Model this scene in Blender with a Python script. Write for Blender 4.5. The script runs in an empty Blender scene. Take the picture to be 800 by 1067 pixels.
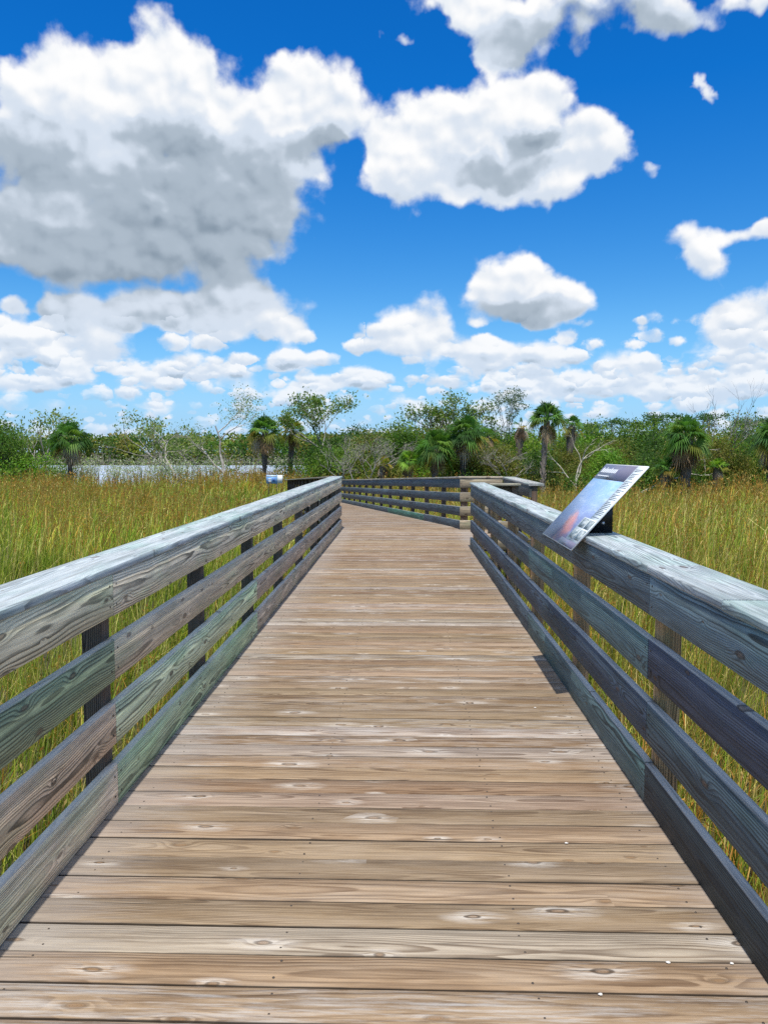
import bpy, math, random
import numpy as np
R = math.radians
sc = bpy.context.scene
col = sc.collection
random.seed(7)
rng = np.random.default_rng(11)

# ------------------------------------------------------------------ camera
EYE = 1.555
cam_d = bpy.data.cameras.new("camera")
cam = bpy.data.objects.new("camera", cam_d); col.objects.link(cam)
cam_d.sensor_fit = 'VERTICAL'; cam_d.sensor_height = 36.0
cam_d.lens = 36.0 * 801 / 1067
cam_d.clip_start = 0.05; cam_d.clip_end = 9000
cam.location = (0, 0, EYE)
cam.rotation_euler = (math.pi / 2 - math.atan(62.5 / 801), 0, math.atan(21 / 801))
sc.camera = cam
sc.cycles.use_denoising = False
sc.cycles.sample_clamp_indirect = 2.0

# ------------------------------------------------------------------ exposure, sun
sc.view_settings.view_transform = 'Standard'
sc.view_settings.look = 'None'
sc.view_settings.exposure = 0.0
sc.view_settings.gamma = 1.0
sc.view_settings.use_curve_mapping = False
SUN_DIR = np.array([-0.010, -0.38, 0.925]); SUN_DIR /= np.linalg.norm(SUN_DIR)
SUN_EL = math.asin(SUN_DIR[2]); SUN_AZ = math.atan2(SUN_DIR[0], SUN_DIR[1])
sl = bpy.data.lights.new("sun", 'SUN'); sl.energy = 4.5; sl.angle = R(0.5); sl.color = (1.0, 0.94, 0.84)
so = bpy.data.objects.new("sun", sl); col.objects.link(so)
from mathutils import Vector
so.rotation_euler = Vector(SUN_DIR).to_track_quat('Z', 'Y').to_euler()

# ------------------------------------------------------------------ node helper
class NG:
    def __init__(s, tree): s.t = tree; s.n = tree.nodes; s.l = tree.links
    def new(s, kind, **kw):
        n = s.n.new(kind)
        for k, v in kw.items(): setattr(n, k, v)
        return n
    def put(s, sock, v):
        if v is None: return
        if isinstance(v, bpy.types.NodeSocket): s.l.new(v, sock)
        else:
            if sock.type == 'RGBA' and len(v) == 3: v = (*v, 1)
            sock.default_value = v
    def m(s, op, a, b=None, c=None, clamp=False):
        n = s.new('ShaderNodeMath', operation=op, use_clamp=clamp)
        s.put(n.inputs[0], a); s.put(n.inputs[1], b)
        if c is not None: s.put(n.inputs[2], c)
        return n.outputs[0]
    def v(s, op, a, b=None, c=None, scale=None):
        n = s.new('ShaderNodeVectorMath', operation=op)
        s.put(n.inputs[0], a)
        if b is not None: s.put(n.inputs[1], b)
        if c is not None: s.put(n.inputs[2], c)
        if scale is not None: s.put(n.inputs['Scale'], scale)
        return n.outputs['Value'] if op in ('DOT_PRODUCT', 'LENGTH', 'DISTANCE') else n.outputs['Vector']
    def sep(s, a):
        n = s.new('ShaderNodeSeparateXYZ'); s.put(n.inputs[0], a); return n.outputs
    def comb(s, x, y, z):
        n = s.new('ShaderNodeCombineXYZ')
        s.put(n.inputs[0], x); s.put(n.inputs[1], y); s.put(n.inputs[2], z); return n.outputs[0]
    def noise(s, vec, scale, detail=2, rough=.5, dist=0, w=None, lac=2.0):
        n = s.new('ShaderNodeTexNoise', noise_dimensions='4D' if w is not None else '3D')
        s.put(n.inputs['Vector'], vec); s.put(n.inputs['Scale'], scale); s.put(n.inputs['Detail'], detail)
        s.put(n.inputs['Roughness'], rough); s.put(n.inputs['Distortion'], dist); s.put(n.inputs['Lacunarity'], lac)
        if w is not None: s.put(n.inputs['W'], w)
        return n.outputs
    def mr(s, x, a, b, c=0., d=1., kind='LINEAR'):
        n = s.new('ShaderNodeMapRange', interpolation_type=kind)
        for i, q in enumerate((x, a, b, c, d)): s.put(n.inputs[i], q)
        return n.outputs[0]
    def mix(s, f, a, b, blend='MIX'):
        n = s.new('ShaderNodeMix', data_type='RGBA', blend_type=blend)
        s.put(n.inputs['Factor'], f); s.put(n.inputs['A'], a); s.put(n.inputs['B'], b)
        return n.outputs['Result']
    def attr(s, name):
        return s.new('ShaderNodeAttribute', attribute_name=name).outputs

# ------------------------------------------------------------------ world: sky and cumulus clouds
# every cloud puff: azimuth, elevation, half width, half height, all in degrees
PUFFS = [
    (-25.49,21.58,4.02,3.43),(-20.70,23.30,4.59,3.44),(-16.57,25.60,3.19,2.69),(-14.03,23.45,3.28,3.27),(-18.29,20.30,6.95,4.51),(-24.2,15.6,6.6,4.6),
    (-17.11,15.6,7.4,3.9),(-10.43,20.31,4.05,4.08),(-9.79,16.6,3.60,2.6),(-5.28,23.91,3.56,2.76),(-8.35,24.36,2.71,1.91),(-7.02,21.03,2.74,2.32),
    (9.38,23.30,2.99,2.47),(5.36,22.70,4.07,2.81),(3.33,20.47,5.82,2.93),(10.10,20.44,4.97,3.17),(13.38,20.19,2.45,1.71),(0.57,21.69,3.45,2.30),
    (1.27,18.73,2.77,2.41),(8.13,18.50,5.38,1.67),(-1.16,19.65,2.22,2.38),(11.89,28.44,7.71,1.86),(6.65,27.71,3.35,1.93),(17.58,26.78,3.05,1.58),
    (3.26,29.12,2.71,1.09),(6.67,26.16,1.48,1.15),(23.38,27.26,2.52,0.75),(8.21,12.60,2.72,2.19),(6.52,11.15,2.48,1.71),(10.95,10.35,2.95,1.83),
    (8.77,11.28,3.73,2.28),(-0.80,9.12,2.11,2.03),(2.36,10.11,1.75,1.20),(3.07,8.42,1.54,1.22),(0.61,8.30,2.11,1.36),(-3.05,7.89,1.27,0.61),
    (20.28,14.00,2.29,1.67),(20.76,12.34,1.80,1.21),(23.03,14.42,1.73,0.82),(24.60,14.99,1.24,0.80),(24.08,9.15,2.97,1.71),(22.36,8.66,2.12,1.24),
    (23.48,6.29,2.32,1.00),(17.22,18.51,1.00,0.86),(20.40,22.93,0.65,1.15),(-0.48,27.28,1.50,0.57),(16.34,8.88,0.51,0.39),(-12.24,11.6,2.84,1.45),(-18.5,14.6,8.0,2.6),(-25.0,13.9,6.0,2.4),
    (-15.27,10.4,4.30,1.3),(-10.22,10.48,3.57,1.65),(-17.55,10.3,2.59,1.0),(-13.30,9.06,5.05,1.19),(-8.51,8.92,1.53,0.74),(-22.64,9.46,3.06,1.70),
    (-25.69,7.59,1.99,1.50),(-21.16,7.18,2.50,1.29),(-26.78,9.60,0.92,0.73),(-24.14,9.80,1.32,0.87),(-27.14,7.31,1.38,1.85),(-8.67,6.68,2.22,1.02),
    (8.29,6.84,4.11,1.36),(5.52,7.16,1.67,1.23),(2.46,5.13,1.55,0.69),(15.66,5.31,2.07,1.59),(17.05,6.19,0.89,0.85),(19.15,5.01,2.11,1.11),
    (-3.48,5.48,1.84,0.97),(-14.36,6.23,3.22,1.01),(-18.34,5.32,2.59,0.93),(-23.37,5.42,1.71,0.90),(-26.08,4.55,1.76,0.76),(12.39,4.52,2.27,0.95),
    (-6.45,4.84,2.11,0.69),(22.50,4.25,2.36,0.89),(8.66,4.79,3.43,0.96),(-19.84,9.30,1.90,1.02)]
# thick parts whose undersides are grey: the same four numbers
THICK = [(-19.66,14.2,12.5,4.3),(-25.5,18.6,3.0,1.8),(-13.6,17.6,5.5,3.2),(-16.2,20.3,2.6,1.3),(-6.33,20.6,2.6,.9),
         (6.76,19.3,3.4,1.0),(9.42,21.0,1.8,.7),(13.23,26.6,6.38,1.4),(8.25,9.99,3.41,0.79)]
SKY_STRENGTH = 0.1
def build_world():
    w = bpy.data.worlds.new("World"); sc.world = w; w.use_nodes = True
    g = NG(w.node_tree); g.n.clear()
    tc = g.new('ShaderNodeTexCoord')
    x, y, z = g.sep(tc.outputs['Generated'])[:3]
    az = g.m('MULTIPLY', g.m('ARCTAN2', x, y), 57.2958)
    el = g.m('MULTIPLY', g.m('ARCSINE', z), 57.2958)
    P0 = g.comb(az, el, 0.0)
    # domain warp makes ragged, billowing outlines
    wn = g.noise(P0, .33, 4.5, .5)
    warp = g.v('MULTIPLY', g.v('SUBTRACT', wn[1], (.5, .5, .5)), (5.0, 3.6, 0))
    wsc = g.mr(el, 3.0, 22.0, .30, 1.0)
    P = g.v('ADD', P0, g.v('SCALE', warp, scale=wsc))
    def field(table, grow):
        acc = None
        for (a, e, ra, re) in table:
            ra *= grow; re *= grow
            d = g.v('MULTIPLY_ADD', P, (1 / ra, 1 / re, 0), (-a / ra, -e / re, 1))
            q = g.m('MAXIMUM', g.m('SUBTRACT', 2.0, g.v('DOT_PRODUCT', d, d)), 0.0)
            q = g.m('MULTIPLY', q, q)
            c = g.v('SCALE', d, scale=q)
            acc = c if acc is None else g.v('ADD', acc, c)
        return g.sep(acc)
    A = field(PUFFS, 1.52)
    T = field(THICK, 1.6)[2]
    D = g.m('MINIMUM', A[2], 1.5)
    rel = g.m('DIVIDE', A[1], g.m('ADD', A[2], .15))
    # free cumulus far off near the horizon and everywhere the table does not reach
    FL = g.v('MULTIPLY', g.v('ADD', P0, g.v('MULTIPLY', g.v('SUBTRACT', wn[1], (.5, .5, .5)), (2.4, .9, 0))), (.22, .48, 0))
    fn = g.noise(g.v('ADD', FL, (3.7, 9.1, 0)), 1.0, 4, .56)[0]
    out = g.m('MAXIMUM', g.mr(g.m('ABSOLUTE', az), 28.0, 36.0, 0, 1), g.mr(el, 31.5, 36.0, 0, 1))  # elevation term: cloud added above the view to whiten the fill light
    lowm = g.mr(el, 5.5, 9.0, 1, 0)
    cov = g.m('MAXIMUM', g.m('MULTIPLY', out, .85), g.m('MULTIPLY', lowm, 1.0))
    haze_f = g.m('MULTIPLY', g.mr(fn, .37, .55, 0, .60), cov)
    haze_f = g.m('ADD', haze_f, g.m('MULTIPLY', g.mr(fn, .30, .55, 0, .5), g.mr(el, 32.0, 40.0, 0, 1)))  # more unseen cloud overhead, added to lift the fill light
    # rows of small heaped puffs, each with its own lit top and shaded foot
    def puffs(sx, sy, seed, size0, size1, thr, m_):
        wv = g.v('MULTIPLY', g.v('SUBTRACT', g.noise(P0, 1.15, 4, .6)[1], (.5, .5, .5)), (1.5, .75, 0))
        q = g.v('ADD', g.v('MULTIPLY', g.v('ADD', P0, wv), (sx, sy, 0)), (seed, seed * 1.7, 0))
        v = g.new('ShaderNodeTexVoronoi', feature='F1', voronoi_dimensions='2D')
        g.put(v.inputs['Vector'], q); g.put(v.inputs['Scale'], 1.0); g.put(v.inputs['Randomness'], .9)
        cr_ = g.sep(v.outputs['Color'])
        size = g.mr(cr_[0], thr, 1.0, size0, size1)
        on = g.m('GREATER_THAN', cr_[0], thr)
        loc = g.sep(g.v('SUBTRACT', q, v.outputs['Position']))
        f = g.m('MULTIPLY', g.m('MULTIPLY', g.mr(g.m('SUBTRACT', size, v.outputs['Distance']), -.03, .28, 0, .85), on), m_)
        return f, g.m('MULTIPLY', loc[1], 1.5)
    band = g.m('MULTIPLY', g.mr(el, 8.0, 10.5, 1, 0), 1.0)
    band = g.m('MAXIMUM', band, g.m('MULTIPLY', out, g.mr(el, 75, 88, 1, 0)))
    f1, l1 = puffs(.38, .72, 3.1, .36, .62, .08, band)
    f2, l2 = puffs(.70, 1.35, 8.3, .34, .60, .05, g.mr(el, 5.5, 7.5, 1, 0))
    free = g.m('MAXIMUM', haze_f, g.m('MAXIMUM', f1, f2))
    pl = g.m('ADD', g.m('MULTIPLY', l1, f1), g.m('MULTIPLY', l2, f2))
    # billows: two samples, one shifted towards the sun, give relief
    dsc = g.mr(el, 3.0, 16.0, 1.9, 1.0)
    Qs = g.v('MULTIPLY', P0, (1.0, 1.25, 1))
    Qs = g.v('ADD', Qs, g.v('SCALE', g.v('SUBTRACT', wn[1], (.5, .5, .5)), scale=1.6))
    def det(vec):
        v = g.new('ShaderNodeTexVoronoi', feature='SMOOTH_F1', voronoi_dimensions='2D'); g.put(v.inputs['Vector'], vec)
        g.put(v.inputs['Scale'], .27); g.put(v.inputs['Detail'], 2.0); g.put(v.inputs['Roughness'], .42); g.put(v.inputs['Smoothness'], .6)
        return g.m('MULTIPLY', v.outputs['Distance'], -1.0)
    d1 = det(Qs)
    d2 = det(g.v('ADD', Qs, (.3, .75, 0)))
    relief = g.m('SUBTRACT', d1, d2)
    fineN = g.noise(P0, 1.5, 5, .58)[0]
    ff = g.m('SUBTRACT', fineN, .5)
    dens = g.m('ADD', g.m('ADD', D, free), g.m('MULTIPLY', g.m('ADD', d1, .46), .85))
    dens = g.m('ADD', dens, g.m('MULTIPLY', ff, .36))
    body = g.m('MAXIMUM', g.mr(D, .0, .2, 0, 1), g.mr(free, 0, .2, 0, 1))
    alpha = g.m('MULTIPLY', g.mr(dens, .30, .92, 0, 1, 'SMOOTHSTEP'), g.m('MINIMUM', body, 1.0))
    # lit top, grey underside
    lit = g.m('ADD', .80, g.m('MULTIPLY', rel, .30))
    lit = g.m('ADD', lit, g.m('MULTIPLY', pl, .55))
    lit = g.m('ADD', lit, g.m('MULTIPLY', relief, .46))
    lit = g.m('ADD', lit, g.m('MULTIPLY', ff, .10))
    lit = g.m('ADD', lit, g.m('MULTIPLY', g.m('SUBTRACT', wn[0], .5), .16))
    thick = g.m('MULTIPLY', g.m('DIVIDE', g.m('MULTIPLY', T, 1.25), g.m('ADD', T, .55)), g.mr(D, .15, .8, 0, 1))
    lit = g.m('SUBTRACT', lit, g.m('MULTIPLY', thick, .62))
    lit = g.m('SUBTRACT', lit, g.m('MULTIPLY', g.mr(el, 3, 10, 1, 0), .04))
    cr = g.new('ShaderNodeValToRGB'); g.put(cr.inputs[0], lit)
    e = cr.color_ramp.elements; cr.color_ramp.interpolation = 'EASE'
    e[0].position = 0; e[0].color = (.24, .31, .39, 1)
    e[1].position = .95; e[1].color = (1.0, 1.0, 1.0, 1)
    k = cr.color_ramp.elements.new(.32); k.color = (.42, .50, .59, 1)
    k = cr.color_ramp.elements.new(.62); k.color = (.68, .76, .87, 1)
    sky = g.new('ShaderNodeTexSky', sky_type='NISHITA', sun_disc=False)
    sky.sun_elevation = SUN_EL; sky.sun_rotation = SUN_AZ
    sky.air_density = 1.0; sky.dust_density = 0.0; sky.ozone_density = 3.0
    hs = g.new('ShaderNodeHueSaturation'); g.put(hs.inputs['Saturation'], 1.35); g.put(hs.inputs['Value'], 1.35)
    g.put(hs.inputs['Hue'], .50)
    g.put(hs.inputs['Color'], sky.outputs[0])
    # clear subtropical air: pale blue down to the horizon
    blue = g.mix(g.mr(el, -2.0, 12.0, .9, 0.0, 'SMOOTHSTEP'), hs.outputs[0], tuple(c / SKY_STRENGTH for c in (.22, .53, .95)))
    blue = g.mix(g.m('MULTIPLY', g.mr(el, 0.0, 24.0, 0, 1), g.mr(el, 32.0, 55.0, 1, .15)), blue, g.mix(1.0, blue, (.14, .84, 1.22), 'MULTIPLY'))
    blue = g.mix(g.mr(el, 34.0, 60.0, 0, .75), blue, tuple(c / SKY_STRENGTH for c in (.42, .60, .88)))  # sky above the view paled to give brighter, more neutral fill
    cloud = g.v('SCALE', cr.outputs[0], scale=1 / SKY_STRENGTH)
    # distant air in front of the lowest clouds
    air = g.mr(el, 0.0, 10.0, .40, 0.0)
    cloud = g.mix(air, cloud, tuple(c / SKY_STRENGTH for c in (.42, .66, .95)))
    colr = g.mix(alpha, blue, cloud)
    bg = g.new('ShaderNodeBackground'); g.put(bg.inputs[0], colr); g.put(bg.inputs[1], SKY_STRENGTH)
    o = g.new('ShaderNodeOutputWorld'); g.l.new(bg.outputs[0], o.inputs[0])
    w.cycles.sampling_method = 'MANUAL'; w.cycles.sample_map_resolution = 512
build_world()

# ------------------------------------------------------------------ materials
def mat(name):
    m = bpy.data.materials.new(name); m.use_nodes = True
    g = NG(m.node_tree); g.n.clear()
    b = g.new('ShaderNodeBsdfPrincipled'); o = g.new('ShaderNodeOutputMaterial')
    g.l.new(b.outputs[0], o.inputs[0])
    return m, g, b, o

def wood_material(name, deck=False, contrast=1.0):
    """weathered softwood cut from a log: growth rings round a wandering pith, knots, fibres, checks"""
    m, g, b, o = mat(name)
    wd = g.attr('wd')[1]; rn = g.attr('rn')[1]; tint = g.attr('tint')[0]
    X, Y, Z = g.sep(wd)[:3]; r0, r1, r2 = g.sep(rn)[:3]
    W = g.m('MULTIPLY', r0, 61.0)
    n1 = g.noise(g.v('MULTIPLY', wd, (.95, 2.2, 2.2)), 1.0, 2.5, .5, w=W)[1]
    nx, ny, nz = g.sep(n1)[:3]
    # knots
    kv = g.new('ShaderNodeTexVoronoi', voronoi_dimensions='2D', feature='F1')
    ko = g.comb(g.m('ADD', g.m('MULTIPLY', X, 2.6), g.m('MULTIPLY', r1, 43.0)), g.m('ADD', g.m('MULTIPLY', Y, 7.5), g.m('MULTIPLY', r2, 31.0)), 0.0)
    kw = g.v('ADD', ko, g.v('SCALE', g.v('SUBTRACT', g.noise(wd, 14, 2, .5, w=W)[1], (.5, .5, .5)), scale=.09))
    g.put(kv.inputs['Vector'], kw); g.put(kv.inputs['Scale'], 1.0)
    keep = g.m('GREATER_THAN', g.sep(kv.outputs['Color'])[0], .42)
    kd = g.m('ADD', kv.outputs['Distance'], g.m('MULTIPLY', g.m('SUBTRACT', 1.0, keep), 5.0))
    ksz = g.mr(g.sep(kv.outputs['Color'])[1], 0, 1, .22, .95)
    kd = g.m('DIVIDE', kd, ksz)
    kin = g.m('MULTIPLY', g.m('EXPONENT', g.m('MULTIPLY', g.m('MULTIPLY', kd, kd), -22.0)), g.m('MINIMUM', ksz, 1.0))
    kcore = g.mr(kd, .05, .105, 1, 0, 'SMOOTHSTEP')
    # rings
    pith = g.m('MULTIPLY', g.m('SUBTRACT', r1, .5), .13)
    yy = g.m('SUBTRACT', Y, g.m('ADD', pith, g.m('MULTIPLY', g.m('SUBTRACT', ny, .5), .11)))
    zz = g.m('ADD', Z, g.m('ADD', g.mr(r2, 0, 1, .012, .075), g.m('MULTIPLY', g.m('SUBTRACT', nz, .5), .075)))
    rr = g.m('SQRT', g.m('ADD', g.m('MULTIPLY', yy, yy), g.m('MULTIPLY', zz, zz)))
    rr = g.m('ADD', rr, g.m('MULTIPLY', kin, .021))
    fine = g.noise(g.v('MULTIPLY', wd, (9, 60, 60)), 1.0, 2, .55, w=W)[0]
    rr = g.m('ADD', rr, g.m('MULTIPLY', g.m('SUBTRACT', fine, .5), .0026))
    freq = g.mr(r0, 0, 1, 85., 150.) if deck else g.mr(r0, 0, 1, 95., 175.)
    ph = g.m('MULTIPLY', rr, freq)
    fr = g.m('FRACT', ph)
    ring = g.m('MULTIPLY', g.mr(fr, .30, .86, 0, 1, 'SMOOTHSTEP'), g.mr(fr, .90, 1.0, 1, 0, 'SMOOTHSTEP'))
    fade = g.mr(g.noise(g.v('MULTIPLY', wd, (1.2, 10, 10)), 1.0, 2, .5, w=g.m('ADD', W, 7.))[0], .35, .62, .25 if deck else .35, 1)
    ring = g.m('MULTIPLY', ring, fade)
    fib = g.noise(g.v('MULTIPLY', wd, (5, 260, 260)), 1.0, 3, .6, w=W)[0]
    fib2 = g.noise(g.v('MULTIPLY', wd, (2.2, 75, 75)), 1.0, 3, .6, w=g.m('ADD', W, 3.))[0]
    blot = g.noise(g.v('MULTIPLY', wd, (1.9, 13, 13)), 1.0, 6, .68, w=g.m('ADD', W, 13.))[0]
    c = tint
    # stained and bleached patches
    if deck:
        c = g.mix(g.mr(blot, .42, .72, 0, .55), c, (.37, .30, .23))
        c = g.mix(g.mr(blot, .50, .30, 0, .5), c, (.15, .095, .058))
    else:
        c = g.mix(g.mr(blot, .48, .72, 0, .5), c, g.mix(1.0, c, (1.7, 1.66, 1.6), 'MULTIPLY'))
        al = g.noise(g.v('MULTIPLY', wd, (.9, 3.5, 3.5)), 1.0, 5, .65, w=g.m('ADD', W, 31.))[0]
        c = g.mix(g.mr(al, .50, .62, 0, .38), c, g.mix(1.0, c, (.62, 1.0, .80), 'MULTIPLY'))
        c = g.mix(g.mr(blot, .52, .32, 0, .8), c, g.mix(1.0, c, (.58, .66, .64), 'MULTIPLY'))
    kcol = (.21, .12, .055) if deck else (.13, .075, .045)
    dark = g.mix(1.0, c, (.36, .29, .24) if deck else (.20, .21, .22), 'MULTIPLY')
    c = g.mix(g.m('MULTIPLY', ring, .80 if deck else contrast), c, dark)
    c = g.mix(g.mr(fib, .35, .7, .0, .65), c, g.mix(1.0, c, (1.5, 1.5, 1.5), 'MULTIPLY'))
    c = g.mix(g.mr(fib2, .54, .34, .0, .75), c, g.mix(1.0, c, (.55, .52, .50), 'MULTIPLY'))
    if deck:
        # pale, silvery wood where nobody walks, along both railings, and round some knots
        pos = g.new('ShaderNodeNewGeometry').outputs['Position']
        px = g.sep(pos)[0]
        en = g.noise(g.v('MULTIPLY', wd, (5, 85, 85)), 1.0, 5, .7, w=W)[0]
        ed = g.m('ABSOLUTE', X)
        edge = g.mr(g.m('ADD', ed, g.m('MULTIPLY', g.m('SUBTRACT', en, .5), .9)), .85, 1.25, 0, .36, 'SMOOTHSTEP')
        c = g.mix(g.m('MULTIPLY', edge, g.mr(X, 1.25, 1.5, 1, .2)), c, (.38, .37, .37))
        halo = g.m('MULTIPLY', g.m('MULTIPLY', g.mr(kd, .50, .10, 0, 1), g.mr(en, .42, .56, 0, 1)), .75)
        halo = g.m('MULTIPLY', halo, g.m('GREATER_THAN', g.sep(kv.outputs['Color'])[2], .45))
        c = g.mix(halo, c, (.62, .58, .53))
        sil = g.m('MULTIPLY', g.mr(r2, .58, .9, 0, 1), g.mr(g.m('ADD', en, g.m('MULTIPLY', blot, .6)), .76, 1.0, 0, .6))
        c = g.mix(sil, c, (.52, .51, .50))
    if not deck and contrast == 1.0:   # upper edges painted pale for the sun and sky light they catch
        c = g.mix(g.m('MULTIPLY', g.mr(Y, .0865, .0905, 0, .8), g.mr(fib2, .35, .55, .5, 1)), c, (.54, .53, .49))
    kr = g.m('FRACT', g.m('MULTIPLY', kd, 36.0))
    c = g.mix(g.m('MULTIPLY', kcore, g.mr(kr, .2, .9, .45, .9)), c, kcol)
    if deck:   # shade in the joints painted dark on the sawn edges, with dirt and mildew
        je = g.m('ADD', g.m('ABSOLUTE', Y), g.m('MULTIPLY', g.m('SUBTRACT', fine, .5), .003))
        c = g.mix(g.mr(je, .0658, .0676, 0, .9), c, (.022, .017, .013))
    kann = g.m('MULTIPLY', g.mr(kd, .045, .08, 0, 1, 'SMOOTHSTEP'), g.mr(kd, .10, .135, 1, 0, 'SMOOTHSTEP'))
    c = g.mix(g.m('MULTIPLY', kann, g.mr(g.sep(kv.outputs['Color'])[2], 0, 1, .25, .85)), c, (.06, .038, .022) if deck else (.035, .028, .024))
    # checks: thin dark splits along the grain
    ck = g.noise(g.v('MULTIPLY', wd, (2.2, 120, 120)), 1.0, 1, .4, w=g.m('ADD', W, 23.))[0]
    crack = g.m('MULTIPLY', g.mr(ck, .735, .765, 0, 1), g.mr(blot, .40, .55, 0, 1))
    c = g.mix(g.m('MULTIPLY', crack, .85), c, (.03, .025, .02))
    g.put(b.inputs['Base Color'], c)
    g.put(b.inputs['Roughness'], g.mr(fib, .3, .7, .62, .82) if deck else g.mr(fib, .3, .7, .55, .8))
    g.put(b.inputs['Specular IOR Level'], .4 if not deck else .3)
    h = g.m('ADD', g.m('MULTIPLY', ring, .0011), g.m('MULTIPLY', fib, .0009))
    h = g.m('SUBTRACT', h, g.m('MULTIPLY', crack, .004))
    h = g.m('SUBTRACT', h, g.m('MULTIPLY', g.m('SUBTRACT', fib2, .5), -.0016))
    bp = g.new('ShaderNodeBump'); g.put(bp.inputs['Height'], h); g.put(bp.inputs['Distance'], 1.0); g.put(bp.inputs['Strength'], .75)
    g.l.new(bp.outputs[0], b.inputs['Normal'])
    return m
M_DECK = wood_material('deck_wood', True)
M_RAIL = wood_material('rail_wood')
M_CAP = wood_material('handrail_wood', contrast=.75)

def leafy(name, trans=.35, rough=.55, var=.25):
    m, g, b, o = mat(name)
    c = g.attr('Col')[0]
    n = g.noise(g.new('ShaderNodeNewGeometry').outputs['Position'], 1.3, 3, .6)[0]
    c = g.mix(1.0, c, g.mix(n, (1 - var,) * 3, (1 + var,) * 3), 'MULTIPLY')
    g.put(b.inputs['Base Color'], c); g.put(b.inputs['Roughness'], rough); g.put(b.inputs['Specular IOR Level'], .18)
    t = g.new('ShaderNodeBsdfTranslucent'); g.put(t.inputs[0], g.mix(1.0, c, (1.25, 1.35, .6), 'MULTIPLY'))
    mx = g.new('ShaderNodeMixShader'); g.put(mx.inputs[0], trans)
    g.l.new(b.outputs[0], mx.inputs[1]); g.l.new(t.outputs[0], mx.inputs[2]); g.l.new(mx.outputs[0], o.inputs[0])
    return m
M_GRASS = leafy('marsh_grass', .38, .6, .28)
M_LEAF = leafy('foliage', .42, .5, .3)
def barkm():
    m, g, b, o = mat('bark')
    c = g.attr('Col')[0]
    n = g.noise(g.new('ShaderNodeTexCoord').outputs['Object'], 9, 5, .7)[0]
    c = g.mix(1.0, c, g.mix(g.mr(n, .3, .7), (.45,) * 3, (1.5,) * 3), 'MULTIPLY')
    g.put(b.inputs['Base Color'], c); g.put(b.inputs['Roughness'], .9)
    return m
M_BARK = barkm()
def flat(name, c, rough=.5, metal=0, spec=.5, var=.06, sc_=30):
    m, g, b, o = mat(name)
    n = g.noise(g.new('ShaderNodeTexCoord').outputs['Object'], sc_, 4, .6)[0]
    cc = g.mix(1.0, c, g.mix(n, (1 - var,) * 3, (1 + var,) * 3), 'MULTIPLY')
    g.put(b.inputs['Base Color'], cc); g.put(b.inputs['Roughness'], rough); g.put(b.inputs['Metallic'], metal); g.put(b.inputs['Specular IOR Level'], spec)
    return m
M_BLACK = flat('black_steel', (.012, .012, .014), .45, 0, .5)
M_BOLT = flat('bolt_metal', (.6, .6, .62), .3, 1)
M_SCREW = flat('screw_head', (.09, .075, .065), .6, .6)

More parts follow.
